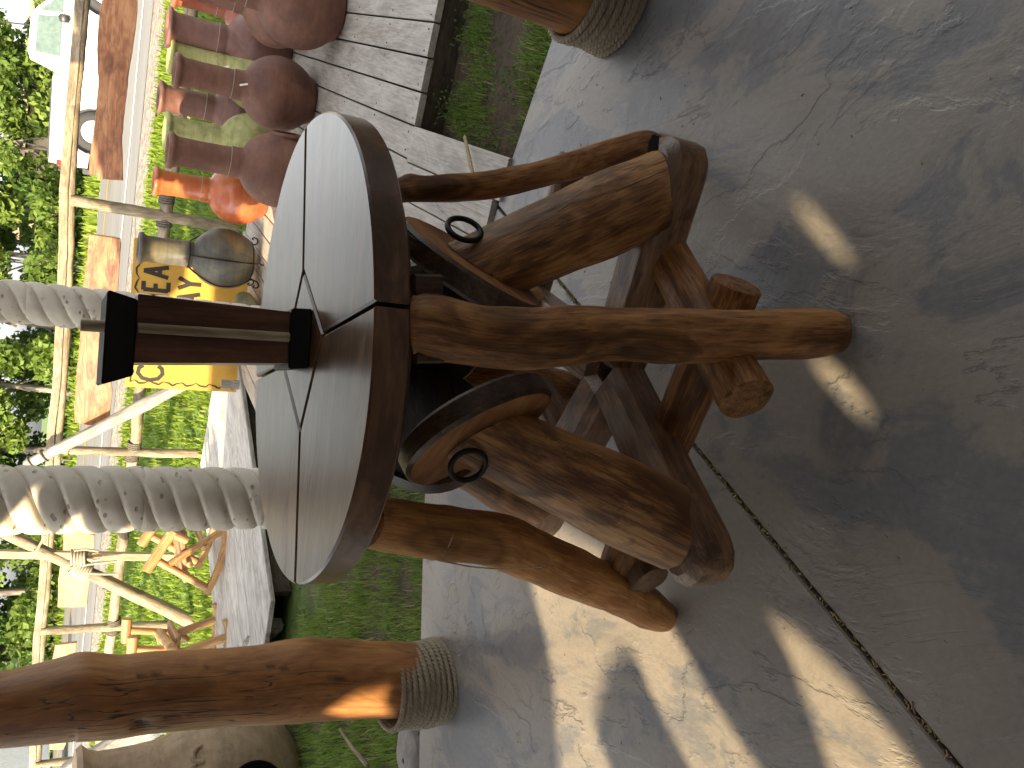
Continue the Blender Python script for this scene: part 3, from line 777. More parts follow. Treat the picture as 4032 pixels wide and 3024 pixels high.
# ================================================================== DECKS
DZ = .04
def zr5(x, y): return ((1008+x/2.1944)/S, y/2.1944/S)
joints = [((1535, 190), (805, 115)), ((1490, 500), (770, 350)), ((1420, 800), (540, 520)), ((1365, 1090), (540, 740)), ((1313, 1378), (1190, 1310))]
ja = [G(*zr5(*a), DZ) for a, b_ in joints]; jb = [G(*zr5(*b_), DZ) for a, b_ in joints]
dd = sum(((b_-a).normalized() for a, b_ in zip(ja[:4], jb[:4])), Vector()).normalized()     # along the boards, away from the camera
dn = Vector((-dd.y, dd.x, 0))                                                                   # to the left
front = (ja[4]-ja[0]).normalized()
deck = empty('wooden_deck', (2.2, 5, 0), 'grey plank deck beside the patio carrying the clay pots', 'deck')
offs = [(p-ja[0]).dot(dn) for p in ja]
wid = offs[4]/4
def front_at(o_):            # distance along dd of the front edge at offset o_
    k = o_/front.dot(dn); return (front*k).dot(dd)
k = -9
while k < 19:
    o0 = wid*k; mid = o0+wid/2; f0 = front_at(mid)
    if k >= 4: f0 = front_at(wid*4.5)+ (k-4)*.05
    L = 4.0 if k < 9 else 3.2
    far_gap = rnd.uniform(-.03, .03)
    a = ja[0]+dn*mid+dd*(f0+rnd.uniform(-.006, .006)); b_ = ja[0]+dn*mid+dd*(f0+L+far_gap)
    a.z = b_.z = DZ-.016-.001+rnd.uniform(-.0015, .0015)
    MB().bar(a, b_, wid-.009, .032).build('plank', M['deck'], deck)
    k += 1
nl = MB()
for ch in [o for o in bpy.data.objects if o.parent == deck]:
    vv = [Vector(v.co) for v in ch.data.vertices]; a = sum(vv[:8], Vector())/8; b_ = sum(vv[8:], Vector())/8; d_ = (b_-a).normalized(); sd = Vector((-d_.y, d_.x, 0))
    for dist in (.05, .62, 1.22):
        for q in (-.32, .3):
            p = a+d_*(dist+rnd.uniform(-.01, .01))+sd*(wid*q+rnd.uniform(-.006, .006)); p.z = DZ+.0005
            nl.lathe([(.0042, -.002), (.0042, .0012), (.0005, .0016)], 6, p)
tag(nl.build('nails', M['iron'], deck), kind='stuff')
fa = ja[0]+front*-1.6; fb = ja[0]+front*(wid*4/front.dot(dn))
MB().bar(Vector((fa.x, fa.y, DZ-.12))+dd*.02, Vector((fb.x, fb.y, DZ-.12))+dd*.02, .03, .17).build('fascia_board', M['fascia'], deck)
# boards laid from the deck corner down to the patio
def zr3(x, y): return ((1500+x/1.58)/S, (450+y/1.58)/S)
r0, r1 = G(*zr3(205, 70), DZ+.004), G(*zr3(800, 268), .012)
rd_ = (r1-r0); rl = rd_.length; rd_.normalize(); rside = Vector((-rd_.y, rd_.x, 0)).normalized()
if rside.x > 0: rside = -rside
for i in range(5):
    o_ = (i+.5)*.172
    q = ja[4]+(ja[4]-r0)*0
    a = r0+rside*o_; 
    kk = max(0, .0+i*.035)
    MB().bar(a-rd_*kk+Vector((0, 0, -.012)), a+rd_*(rl-i*.055)+Vector((0, 0, -.012)), .166, .028, (0, 0, 1)).build('ramp_board', M['deck'], deck)

# pale raised boards at the back left
LZ = .06
def z6(x, y): return (x/2.011/S, (1900+y/2.011)/S)
back = empty('board_platform', (-1.8, 5.6, 0), 'wide pale weathered boards forming a low platform under the rocking chairs', 'platform')
c_tip = G(584, 1299, LZ); c_fr = G(562, 1138, LZ); c_r1 = G(517, 846, LZ); c_r0 = G(471, 842, LZ); c_bk = G(447, 1010, LZ); c_bl = G(445, 1330, LZ); c_l = G(570, 1420, LZ)
fdir = (c_fr-c_tip).normalized(); bdir = Vector((-fdir.y, fdir.x, 0))
for (o0, o1, ext0, ext1) in ((0.0, .62, -.0, 3.0), (.626, 1.22, -1.6, 3.0), (1.226, 1.8, -2.0, 2.8)):
    P = [c_tip+fdir*ext0+bdir*o0, c_tip+fdir*ext1+bdir*o0, c_tip+fdir*(ext1-.15)+bdir*o1, c_tip+fdir*(ext0-.35)+bdir*o1]
    MB().prism([(p.x, p.y) for p in P], LZ-.035, LZ, .004, (fdir.x, fdir.y)).build('board', M['deckwhite'], back)
for o_ in (.08, 1.0):
    MB().bar(c_tip+fdir*.1+bdir*o_+Vector((0, 0, -.11)), c_tip+fdir*2.9+bdir*o_+Vector((0, 0, -.11)), .06, .12).build('bearer', M['fascia'], back)

# ================================================================== CLAY POTS
def pot(name, base, rim_X, width, mat, label, cat='chimenea', z0=DZ, mouth=None, tagged=False, group='clay chimeneas on the deck', neck=.385, H=None, string=True, stand=False, top=None):
    """base reading on the ground under the pot's middle, rim height reading, body width in readings"""
    c = G(base[0], base[1], z0); mid = c+Vector((0, 0, .22)); R = width/2*PX(mid)
    if H is None:
        lo, hi = .3, 2.5
        for _ in range(40):
            m_ = (lo+hi)/2
            if PR(c+Vector((0, 0, m_)))[0] > rim_X: lo = m_
            else: hi = m_
        H = lo
    rn = R*neck*rnd.uniform(.95, 1.06); hb = H*rnd.uniform(.585, .615); lift = .05 if stand else 0
    e = empty(name, tuple(c), label, cat, group)
    prof = [(R*.05, 0+lift), (R*.50, .0+lift), (R*.62, .02+lift)]
    for i in range(1, 15):
        a = -math.pi/2*.62+(math.pi/2*.62+math.pi/2*.72)*i/14
        prof.append((R*math.cos(a) if a > -1 else R*.6, hb*.46+hb*.46*math.sin(a)*(1.0 if a > 0 else 1.08)+lift*.5))
    zt = prof[-1][1]; r_t = prof[-1][0]
    prof += [(r_t*.55+rn*.45, zt+(hb*1.0-zt)*.45), (rn*1.08, hb*.985), (rn*1.0, hb*1.03), (rn*.97, H*.8), (rn*1.0, H*.93), (rn*1.08, H*.955), (rn*1.2, H*.965), (rn*1.24, H*.98), (rn*1.2, H*.997), (rn*1.08, H), (rn*.98, H*.985), (rn*.85, H*.9), (rn*.85, H*.7)]
    MB().newoff().lathe(prof, 40, c, wob=.012).build('pot_body', M[mat], e, True, 75)
    MB().lathe([(rn*.86, H*.72), (rn*.1, H*.72)], 20, c).build('flue', M['hollow'], e)
    if string:
        s_ = MB().torus(c+Vector((0, 0, hb*1.02)), (.05, .04, 1), rn*1.035, .0022, 36, 5)
        s_.build('string', M['string'], e, True)
        if tagged:
            tc = c+Vector((-rn*.3, -rn*1.05, hb*.96)); 
            tc = c+(CAM-c).to_2d().normalized().to_3d()*rn*1.12+Vector((0, 0, hb*.96))
            MB().bar(tc, tc+Vector((.012, -.022, -.045)), .012, .0015, (0, -1, .3)).build('tag', M['tagpaper'], e)
    if mouth is not None:
        d = Vector((math.cos(mouth), math.sin(mouth), 0)); mc = c+d*R*.955+Vector((0, 0, hb*.42)); nd = (d+Vector((0, 0, .05))).normalized()
        b = MB(); b.torus(mc, nd, R*.36, R*.075, 30, 10); b.build('mouth_rim', M[mat], e, True)
        MB().lathe([(R*.35, .012), (R*.02, .014)], 24, mc, nd).build('mouth', M['hollow'], e)
    return e, c, R, H
def z5(x, y): return ((500+x/1.843)/S, y/1.843/S)
def zw(w_): return w_/1.843/S
pot('chimenea', z5(1545, 105), z5(430, 0)[0], zw(640), 'clay_brown', 'largest dull brown chimenea nearest the patio, cut by the picture edge')
pot('chimenea', z5(1330, 120), z5(385, 0)[0], zw(560), 'clay_brown', 'red brown chimenea directly behind the largest one at the picture edge', tagged=True)
pot('chimenea', z5(1130, 150), z5(330, 0)[0], zw(470), 'clay_red', 'shiny red chimenea half hidden behind the two at the picture edge')
pot('chimenea', z5(1170, 420), z5(285, 0)[0], zw(540), 'clay_dark', 'dark brown wide necked chimenea between the largest pot and the green ones', mouth=rad(205), neck=.41)
pot('chimenea', z5(1150, 600), z5(300, 0)[0], zw(500), 'clay_green', 'yellow green chimenea touching the brown one with the white tag', neck=.42, tagged=True)
pot('chimenea', z5(1345, 740), z5(340, 0)[0], zw(520), 'clay_brown', 'dull brown chimenea in the front row with white tag on its neck', tagged=True)
pot('chimenea', z5(1060, 880), z5(225, 0)[0], zw(450), 'clay_dark', 'dark brown chimenea standing behind between the two yellow green ones')
pot('chimenea', z5(1120, 1105), z5(270, 0)[0], zw(460), 'clay_green', 'olive green chimenea with orange stain behind the pot next to the table', neck=.45)
pot('chimenea', z5(1360, 1285), z5(290, 0)[0], zw(530), 'clay_brown', 'brown chimenea closest to the round table top, dark mouth turned right', mouth=rad(-20), neck=.385)
pot('chimenea', z5(1010, 1450), z5(190, 0)[0], zw(425), 'clay_orange', 'glossy bright orange chimenea at the end of the row by the fence post')
def z4b(x, y): return ((350+x/2.073)/S, (800+y/2.073)/S)
# pot on an iron stand
e, c, R, H = pot('chimenea', z4b(1385, 490), z4b(400, 0)[0], 485/2.073/S, 'clay_patina', 'dark patinated chimenea on a curly iron stand before the yellow sign', neck=.40, string=False, stand=True)
b = MB(); hb = H*.6
b.torus(c+Vector((0, 0, hb*1.0)), (0, 0, 1), R*.44, .006, 30, 6)
MB().torus(c+Vector((0, 0, .075)), (0, 0, 1), R*.66, .006, 30, 6).build('iron_ring', M['iron'], e, True)
b.build('iron_ring', M['iron'], e, True)
for a in (rad(-100), rad(20), rad(140), rad(-160)):
    d = Vector((math.cos(a), math.sin(a), 0)); pp = []
    for q in range(13):
        t = q/12; zq = hb*1.0*(1-t)+.06*t; rr2 = R*(.44+(1.03-.44)*math.sin(min(1, (1-abs(t-.52)/.52))*math.pi/2)) if t < .52 else R*(.66+(1.03-.66)*math.sin((1-(t-.52)/.48)*math.pi/2))
        pp.append(c+d*rr2+Vector((0, 0, zq)))
    pp += [c+d*R*.70+Vector((0, 0, .02)), c+d*R*.78+Vector((0, 0, .006)), c+d*R*.90+Vector((0, 0, .008)), c+d*R*.95+Vector((0, 0, .03)), c+d*R*.90+Vector((0, 0, .05)), c+d*R*.86+Vector((0, 0, .035))]
    MB().tube(pp, .0055, n=7, seg=60).build('stand_leg', M['iron'], e, True)
d = (CAM-c).to_2d().normalized().to_3d(); dx = Vector((-d.y, d.x, 0))
MB().lathe([(.002, .012), (.018, .009), (.024, 0)], 16, c+d*R*.36+dx*-R*.16*1+Vector((0, 0, hb*1.05)), d+Vector((0, 0, .2))).build('boss', M['clay_dark'], e, True)
pot('chimenea', z4b(1375, 985), z4b(800, 0)[0], 510/2.073/S, 'clay_olive', 'smooth olive green pot mostly hidden behind the lantern', cat='clay pot', neck=.40, string=False, H=.42)

# big tan chimenea at the left edge
tc = G(628, 1712, -.11)
tan = empty('chimenea', tuple(tc), 'big tan clay chimenea with raised pattern and black mouth left of the post', 'chimenea')
def r_at(X, Y):           # radius and height on the silhouette at the pot's depth
    p = AY(X, Y, tc.y); return abs(p.x-tc.x), p.z-tc.z
sil = [r_at(X, Y) for X, Y in [(632, 1585), (610, 1560), (570, 1540), (520, 1535), (470, 1545), (427, 1567), (390, 1588), (351, 1607), (300, 1619), (249, 1629), (215, 1634), (195, 1632), (178, 1622), (165, 1634)]]
MB().lathe([(.02, -.0)]+[(max(.05, r), z) for r, z in sil]+[(max(.03, sil[-1][0]-.05), sil[-1][1]-.05)], 56, tc, wob=.014).build('pot_body', M['clay_tan'], tan, True, 75)
hm = sil[3][1]; Rm = max(r for r, z in sil)
for (a, dz, R_, arc_) in ((-1.15, .02, .19, math.pi), (-1.15, .02, .25, math.pi*.9), (-.72, .18, .07, math.pi), (-.5, .14, .07, math.pi), (-.95, .42, .05, math.pi*1.2), (-.75, .45, .05, math.pi*1.2)):
    dv = Vector((math.cos(a), math.sin(a), .0)); zc = sil[4][1]+dz-.02
    rloc = np.interp(zc, [z for r, z in sil], [r for r, z in sil])
    MB().torus(tc+dv*(rloc*.985)+Vector((0, 0, zc)), dv+Vector((0, 0, .25)), R_*.8, .018, 26, 8, arc=arc_, ax=(-dv.y, dv.x, 0)).build('relief_band', M['clay_tan'], tan, True)
dv = Vector((math.cos(-1.02), math.sin(-1.02), .02))
MB().lathe([(.17, .02), (.16, .03), (.01, .03)], 30, tc+dv*(Rm*.95)+Vector((0, 0, sil[3][1]-.02)), dv).build('mouth', M['hollow'], tan)

# ================================================================== SIGN
sgn_c = [G(552, 844, -.11)]
sy = sgn_c[0].y-.05
A_ = AY(270, 835, sy+.10); B_ = AY(550, 844, sy); C_ = AY(290, 513, sy+.02)
sx_ = (C_-A_); sw = sx_.length; sx_.normalize(); sz_ = (A_-B_); sz_ = (sz_-sx_*sz_.dot(sx_)); sh = sz_.length; sz_.normalize(); sn = sx_.cross(sz_)   # towards camera?
if sn.dot(CAM-A_) < 0: sn = -sn
sg = empty('sign', tuple(B_), 'yellow hand painted sign with brown lettering and wavy border behind the lantern', 'sign')
O_ = A_-sz_*sh
fr = (O_, sx_, sz_, sx_.cross(sz_))
flip = 1 if sx_.cross(sz_).dot(sn) > 0 else -1
MB().prism([(0, 0), (sw, 0), (sw, sh), (0, sh)], -.012, .0, .002, (1, 0), fr).build('sign_board', M['sign'], sg)
def stroke(name, pts, wd):
    """painted stroke a millimetre proud of the board"""
    b = MB(); V = []; g = []; n = len(pts)
    P = [Vector(p) for p in pts]
    for i in range(n):
        t = (P[min(n-1, i+1)]-P[max(0, i-1)]).normalized(); nn = Vector((-t.y, t.x))
        w_ = (wd[i] if hasattr(wd, '__len__') else wd)/2
        for s_ in (1, -1):
            q = P[i]+nn*w_*s_; V.append(O_+sx_*q.x+sz_*q.y+sn*.0012); g.append((q.x, q.y, 0))
    b._add(V, [(2*i, 2*i+1, 2*i+3, 2*i+2) for i in range(n-1)], g)
    return b
def letter(ch, x, y, w_, h, wd):
    L = {'C': [[(.92, .8), (.75, .96), (.45, 1), (.15, .82), (.04, .5), (.15, .17), (.45, 0), (.75, .04), (.92, .2)]],
         'H': [[(.1, 0), (.1, 1)], [(.9, 0), (.9, 1)], [(.1, .5), (.9, .5)]], 'I': [[(.5, 0), (.5, 1)]],
         'M': [[(.05, 0), (.1, 1)], [(.1, 1), (.5, .3)], [(.5, .3), (.9, 1)], [(.9, 1), (.95, 0)]],
         'E': [[(.12, 0), (.12, 1)], [(.05, 1), (.9, 1)], [(.12, .52), (.75, .52)], [(.05, 0), (.95, 0)]],
         'N': [[(.1, 0), (.1, 1)], [(.1, 1), (.9, 0)], [(.9, 0), (.9, 1)]], 'A': [[(.0, 0), (.5, 1.0)], [(.5, 1.0), (1, 0)], [(.22, .36), (.78, .36)]],
         'S': [[(.9, .84), (.6, 1), (.25, .93), (.12, .74), (.4, .55), (.75, .42), (.88, .2), (.6, 0), (.1, .1)]],
         'L': [[(.12, 1), (.12, 0)], [(.05, 0), (.9, 0)]], 'Y': [[(.0, 1), (.5, .48)], [(1, 1), (.5, .48)], [(.5, .48), (.5, 0)]]}[ch]
    b = MB()
    for k_, st in enumerate(L):
        q = stroke('', [(x+a*w_, y+c_*h) for a, c_ in st], wd)
        base = len(b.v); b.v += [tuple(Vector(v)+sn*.0003*k_) for v in q.v]; b.f += [tuple(i+base for i in f) for f in q.f]; b.gc += q.gc; b.dk += q.dk
    return b.build('letter', M['paint'], sg)
def sgn_uv(X, Y):
    q = ray(X, Y); t = (O_-CAM).dot(sn)/q.dot(sn); p = CAM+q*t-O_; return p.dot(sx_), p.dot(sz_)
uC = sgn_uv(330, 805); uE = sgn_uv(330, 622); uA = sgn_uv(330, 586)
lh = abs(sgn_uv(309, 625)[1]-sgn_uv(363, 625)[1]); y0 = sgn_uv(363, 625)[1]
stp = (uA[0]-uC[0])/7
for i, ch in enumerate('CHIMENEAS'):
    wl_ = stp*(1.15 if ch == 'C' else .72)
    letter(ch, uC[0]+stp*i-wl_*.5+(.0), y0+.003*math.sin(i*2), wl_, lh, .034)
uY = sgn_uv(392, 612); uA2 = sgn_uv(420, 634); h2 = lh*.95
for i, ch in enumerate('CLAY'):
    letter(ch, uY[0]-stp*1.05*(3-i)-stp*.36, uY[1]-h2*.8-.004*i, stp*.75, h2, .034)
def wavy(p0, p1, n_, amp):
    P0, P1 = Vector(p0), Vector(p1); d = (P1-P0); L = d.length; d.normalize(); nn = Vector((-d.y, d.x)); N = 90
    return [P0+d*L*i/N+nn*amp*(math.sin(2*math.pi*n_*i/N)+.3*math.sin(2*math.pi*n_*2.3*i/N+1)) for i in range(N+1)], [.006+.010*abs(math.sin(math.pi*n_*i/N+.6)) for i in range(N+1)]
for p0, p1, n_ in (((.04, sh*.03), (.045, sh-.03), 8), ((sw-.045, sh*.03), (sw-.04, sh-.03), 8), ((.04, sh-.045), (sw-.04, sh-.04), 9)):
    P, wds = wavy(p0, p1, n_, .011); stroke('', P, wds).build('painted_border', M['paint'], sg)
g0 = AY(478, 829, sy-.10); g1 = AY(556, 834, sy-.10)
tag(MB().bar(g0, g1, .075, .03, (0, 1, 0)).build('grey_board', M['greylog']), 'short grey board standing in front of the lower left corner of the sign', 'board')

# ================================================================== STONE COLUMNS
def column(base, R, ztop, label, hand, pitch, seam_z, nstr=3, ph=0):
    e = empty('stone_column', tuple(base), label, 'column', 'twisted stone columns')
    n, seg = 72, int(ztop/.012); z0 = 0
    cuts = [0]+seam_z+[ztop]
    for s0, s1 in zip(cuts, cuts[1:]):
        b = MB(); V = []; g = []; Fc = []; ns = max(3, int((s1-s0)/.011))
        for i in range(ns+1):
            z = s0+(s1-s0)*i/ns
            edge_ = .004 if i in (0, ns) else 0
            for j in range(n):
                q = (nstr*2*math.pi*j/n+ph) % (2*math.pi)/(2*math.pi); th = 2*math.pi*j/n-hand*2*math.pi*z/pitch
                # broad rolls separated by narrow grooves with a sharp lower lip
                qq = q**.8; h = .024*(1-abs(2*qq-1)**4.0)
                r = R-.021+h-edge_+.003*mn.noise(Vector((th*2, z*8, R*9)))
                V.append((base[0]+r*math.cos(th), base[1]+r*math.sin(th), base[2]+z)); g.append((r*math.cos(th), r*math.sin(th), z))
        for i in range(ns):
            for j in range(n):
                k = (j+1) % n; Fc.append((i*n+j, i*n+k, (i+1)*n+k, (i+1)*n+j))
        Fc.append(tuple(range(n-1, -1, -1))); Fc.append(tuple(range(ns*n, ns*n+n)))
        b._add(V, Fc, g); b.build('column_drum', M['stone'], e, True, 45)
    return e
c1 = AY(480, 1077, 4.2); R1 = 133*PX(c1)*.5
column((c1.x, c1.y, -.1), R1, 3.2, 'thick twisted pale stone column rising behind the left of the table top', -1, .335, [.62, AY(305, 1080, 4.2).z+.1, 2.3])
c2 = AY(150, 663, 5.3); R2 = 90*PX(c2)*.5
column((c2.x, c2.y, -.05), R2, 3.2, 'slimmer twisted white stone column behind the lantern', -1, .33, [.75, AY(57, 660, 5.3).z+.05, 2.4], ph=1)

# ================================================================== FENCE
fA, fB = Vector((-1.009, 9.43, -.1)), Vector((1.317, 8.366, -.1))
fd = (fB-fA).normalized(); fn = Vector((-fd.y, fd.x, 0))                  # fn points away from the camera
def FP(X, Y, off=0.0):
    q = ray(X, Y); o = fA+fn*off; t = (o-CAM).dot(fn)/q.dot(fn); return CAM+q*t
def z1(x, y): return (x/2.1944/S, y/2.1944/S)
def z2(x, y): return (x/2.1944/S, (756+y/2.1944)/S)
def z3(x, y): return (x/2.1944/S, (1512+y/2.1944)/S)
def z4(x, y): return (x/2.1944/S, (2268+y/2.1944)/S)
fence = empty('log_fence', tuple(fA), 'peeled log fence with two rails and rope lashings along the lawn', 'fence')
posts = []
for (tp, bt, w_) in ((z2(610, 70), z2(2100, 330), .105), (z3(480, 565), z3(1785, 605), .09), (z4(350, 475), z4(1520, 415), .095), (z4(310, 1625), z4(700, 1580), .09)):
    a, b_ = FP(*tp), FP(*bt, 0)
    if tp == z4(310, 1625): b_ = FP(*z4(650, 1590)); b_ = a+(b_-a).normalized()*1.5
    posts.append((a, b_))
    MB().tube([b_+(b_-a)*.03, b_.lerp(a, .4)+fd*rnd.uniform(-.015, .015), a], [w_*.55, w_*.5, w_*.48], n=16, seg=26, amp=.006).build('post', M['rail'], fence, True)
for d_ in (3.2, 5.4):
    MB().tube([fB+fd*d_, fB+fd*d_+Vector((0.03, 0, 1.5))], [.055, .05], n=14, seg=14, amp=.006).build('post', M['rail'], fence, True)
def rail(name, pts, r, off, mat, flat=False):
    P = [FP(X, Y, off) for X, Y in pts]
    P = [P[0]+(P[0]-P[1]).normalized()*2.5]+P
    if flat:
        for a, b_ in zip(P, P[1:]): MB().bar(a, b_, r*1.0, r*1.7, fn.cross(fd), .006).build(name, M[mat], fence)
    else:
        MB().tube(P, r, n=14, seg=len(P)*9, amp=.008).build(name, M[mat], fence, True)
# sawn top rail and the round pole lashed under it
rail('top_rail', [z4(285, 1500), z4(315, 560), z4(345, 300), z4(372, 0), z3(440, 420), z3(490, 0), z2(510, 1250), z2(545, 500), z2(550, 0), z1(610, 900), z1(655, 400), z1(685, 0), z1(730, -500)], .042, 0, 'rail', True)
rail('top_pole', [z4(330, 1500), z4(358, 560), z4(395, 200), z3(435, 1300), z3(500, 520), z3(540, 0), z2(570, 1250), z2(600, 500), z2(610, 0), z1(650, 900), z1(700, 400), z1(735, 0), z1(780, -500)], .040, .03, 'rail')
rail('low_rail', [z4(860, 1460), z4(950, 600), z4(985, 330), z3(1040, 1500), z3(1070, 1300), z3(1150, 640), z3(1175, 500), z3(1210, 60), z2(1395, 480), z2(1440, 130), z1(1540, 1130), z1(1640, 190), z1(1720, -500)], .055, .02, 'rail')
def lash(c, ax, R, turns, pitch, r, mat='ropedark', name='rope_lashing', parent=None, n=10):
    ax = Vector(ax).normalized(); u = ax.orthogonal().normalized(); v = ax.cross(u); P = []
    N = int(turns*14)
    for i in range(N+1):
        t = i/N; a = 2*math.pi*turns*t; P.append(Vector(c)+ax*(pitch*turns*(t-.5))+(u*math.cos(a)+v*math.sin(a))*R)
    return MB().tube(P, r, n=6, seg=N).build(name, M[mat], parent, True)
for p_, (lx_, ly_) in ((0, z2(1440, 60)), (0, z2(1420, 260)), (1, z3(1160, 525)), (1, z3(1140, 625)), (2, z4(985, 390)), (2, z4(975, 465))):
    lash(FP(lx_, ly_, .02), fd, .062, 4, .022, .011, parent=fence)

# boards hung on the fence
def slab(pts, off, mat, label, th=.035):
    P = [FP(X, Y, off) for X, Y in pts]; o = sum(P, Vector())/len(P); up = Vector((0, 0, 1))
    Q = [((p-o).dot(fd), (p-o).z) for p in P]
    n = len(Q); R = []
    for i in range(n):                       # a little unevenness along the live edges
        a, b_ = Vector(Q[i]), Vector(Q[(i+1) % n]); m_ = max(1, int((b_-a).length/.06))
        for k in range(m_):
            q = a.lerp(b_, k/m_); R.append((q.x+.004*mn.noise(Vector((q.x*14, q.y*14, 3))), q.y+.006*mn.noise(Vector((q.x*9, q.y*9, 7)))))
    ob = MB().prism(R, -th/2, th/2, .005, (1, .03), (o, fd, up, fd.cross(up))).build('hanging_slab', M[mat])
    tag(ob, label, 'wood slab', 'slabs of wood hung on the fence'); return ob
slab([z1(905, -120), z1(880, 0), z1(850, 200), z1(836, 420), z1(850, 700), z1(828, 1000), z1(802, 1180), z1(772, 1400), z1(766, 1500), z1(800, 1505), z1(838, 1520), z1(842, 1545), z1(1062, 1555), z1(1056, 1180), z1(1085, 900), z1(1118, 600), z1(1165, 300), z1(1188, 100), z1(1192, -120)], -.06, 'slabwood', 'long live edged dark red slab hung in front of the white truck')
slab([z2(775, 360), z2(1045, 400), z2(1030, 700), z2(1020, 850), z2(965, 1300), z2(958, 1560), z3(972, 60), z3(955, 200), z3(940, 345), z3(770, 350), z3(650, 330), z3(645, 180), z3(655, 0), z2(690, 1250), z2(720, 800)], -.06, 'slabwood', 'long red brown slab hung behind the lantern and both stone columns')
slab([z3(545, 1200), z3(818, 1200), z3(812, 1400), z4(765, 130), z4(745, 262), z4(500, 264), z4(505, 30), z3(515, 1600), z3(550, 1400)], -.06, 'slabtan', 'pale tan slab hung between the thick column and the knotty post')
slab([z4(478, 592), z4(668, 566), z4(640, 700), z4(600, 1100), z4(572, 1440), z4(545, 1492), z4(428, 1495), z4(424, 1430), z4(440, 1000), z4(455, 720)], -.06, 'slabtan', 'pale tan slab partly hidden behind the knotty post')

# leaning poles
def pole(name, pts, rs, label, mat, extra=None, group='poles leaning at the fence', seg=40):
    o = MB().tube(pts, rs, n=18, seg=seg, amp=.006, freq=3).build(name, M[mat], None, True)
    tag(o, label, 'pole', group); return o
p0, p1 = FP(*z3(225, 700), -.22), FP(*z3(1480, 40), -.22)
dr = (p1-p0); p2 = p0+dr*((p0.z+.1)/(-dr.z)); p2.z = -.12
pole('leaning_pole', [p0, p0.lerp(p2, .5)+Vector((0, 0, -.02)), p2], [.048, .062, .066], 'thick grey pole leaning from the fence rail down to the sign', 'greylog')
tie = empty('rope_tie', tuple(p0), 'dark rope loops tied around the upper end of the grey pole', 'rope')
for k_, tt in ((1, .12), (2, .035)):
    lash(p0+dr*tt, dr, .060, 1.6, .012, .008, parent=tie)
lash(FP(*z3(590, 640), -.2), (1, .2, -.5), .03, 1.2, .1, .008, parent=tie)
bse = G(*z4(1690, 410), -.11); tpq = z3(60, 1295)
tp_ = AY(*tpq, bse.y-.05)
ext = tp_+(tp_-bse).normalized()*1.2
pole('leaning_pole', [bse, bse.lerp(tp_, .3)+Vector((.01, 0, .02)), tp_, ext], [.075, .068, .055, .05], 'sunlit peeled pole slanting across the vertical timber', 'rail')
vb = G(*z3(1735, 1500), -.11); vt = AY(*z3(0, 1468), vb.y)
tag(MB().bar(vb, vt+(vt-vb).normalized()*1.0, .075, .1, (0, 1, 0)).build('timber_upright', M['lumber']), 'square sawn upright timber crossing the slanting peeled pole', 'timber')
bundle = empty('rope_bundle', (0, 0, 0), 'bundle of old rope knotted where slanting pole and upright cross', 'rope')
kx = AY(*z4(700, -60), bse.y-.08); pdir = (tp_-bse).normalized()
lash(kx, pdir, .085, 7, .026, .014, mat='rope', parent=bundle); lash(AY(*z3(680, 1500), bse.y-.12), (0, .1, 1), .075, 5, .028, .014, mat='rope', parent=bundle)
for (a, b_, c_) in (((600, 1590), (760, 1560), (1010, 1530)), ((650, 1620), (830, 1640), (1015, 1640)), ((640, 1440), (740, 1430), (850, 1445)), ((700, 1500), (830, 1520), (900, 1490))):
    P = [AY(*z3(*q), bse.y-.16) for q in (a, b_, c_)]
    MB().tube(P, .013, n=7, seg=14).build('rope_end', M['rope'], bundle, True)
ln = [AY(*z3(390, 1310), bse.y-.1), AY(*z3(320, 1430), bse.y-.1), AY(*z3(290, 1440), bse.y-.1)]
MB().tube(ln, .012, n=7, seg=10).build('rope_end', M['rope'], bundle, True)
b3a, b3b = AY(*z4(590, 1700), 7.4), AY(*z4(1240, 1340), 6.9)
pole('leaning_pole', [b3a, b3b, b3b+(b3b-b3a)*.9], [.085, .09, .09], 'grey pole slanting between the knotty post and the tan chimenea', 'greylog')

# ================================================================== ROCKING CHAIRS
def rocker(o_, rails, label):
    pass
chair = empty('rocking_chair', tuple(G(*z6(1780, 600), LZ)), 'golden log rocking chair beside the thick stone column', 'rocking chair', 'log rocking chairs')
cyy = G(*z6(1785, 520), LZ).y
def CP(x, y, dy=0.0): return AY(*z6(x, y), cyy)+Vector((.10*dy/.5, dy, 0))
def clog(name, pts, r, mat='pine', parent=None, n=14):
    P = [Vector(p) for p in pts]; return MB().tube(P, r, n=n, seg=max(6, 7*(len(P)-1)), amp=.002).build(name, M[mat], parent or chair, True)
for dy in (0, .52):
    q = [(1765, 360), (1782, 440), (1772, 540), (1738, 660), (1690, 775), (1628, 880)]
    P = [CP(x, y, dy) for x, y in q]
    outer = [CP(x+14, y+4, dy) for x, y in q]
    b = MB()
    V = []; g = []
    for i, (x, y) in enumerate(q):
        t = Vector((q[min(5, i+1)][0]-q[max(0, i-1)][0], q[min(5, i+1)][1]-q[max(0, i-1)][1])).normalized(); nn = Vector((-t.y, t.x))*24
        for (s_, d2) in ((1, -.022), (1, .022), (-1, .022), (-1, -.022)):
            V.append(CP(x+nn.x*s_, y+nn.y*s_, dy+d2)); g.append((s_*.02, d2, i*.12))
    Fc = [(0, 1, 2, 3), (23, 22, 21, 20)]+[(4*i+j, 4*i+(j+1) % 4, 4*i+4+(j+1) % 4, 4*i+4+j) for i in range(5) for j in range(4)]
    b._add(V, Fc, g); b.build('rocker', M['pine'], chair)
    clog('leg', [CP(1742, 392, dy), CP(1345, 645, dy)], .030)
    clog('leg', [CP(1635, 832, dy), CP(1258, 625, dy)], .032)
    clog('arm', [CP(1370, 385, dy), CP(1160, 700, dy)], .042)
    clog('arm_post', [CP(1325, 385, dy), CP(1482, 458, dy)], .034)
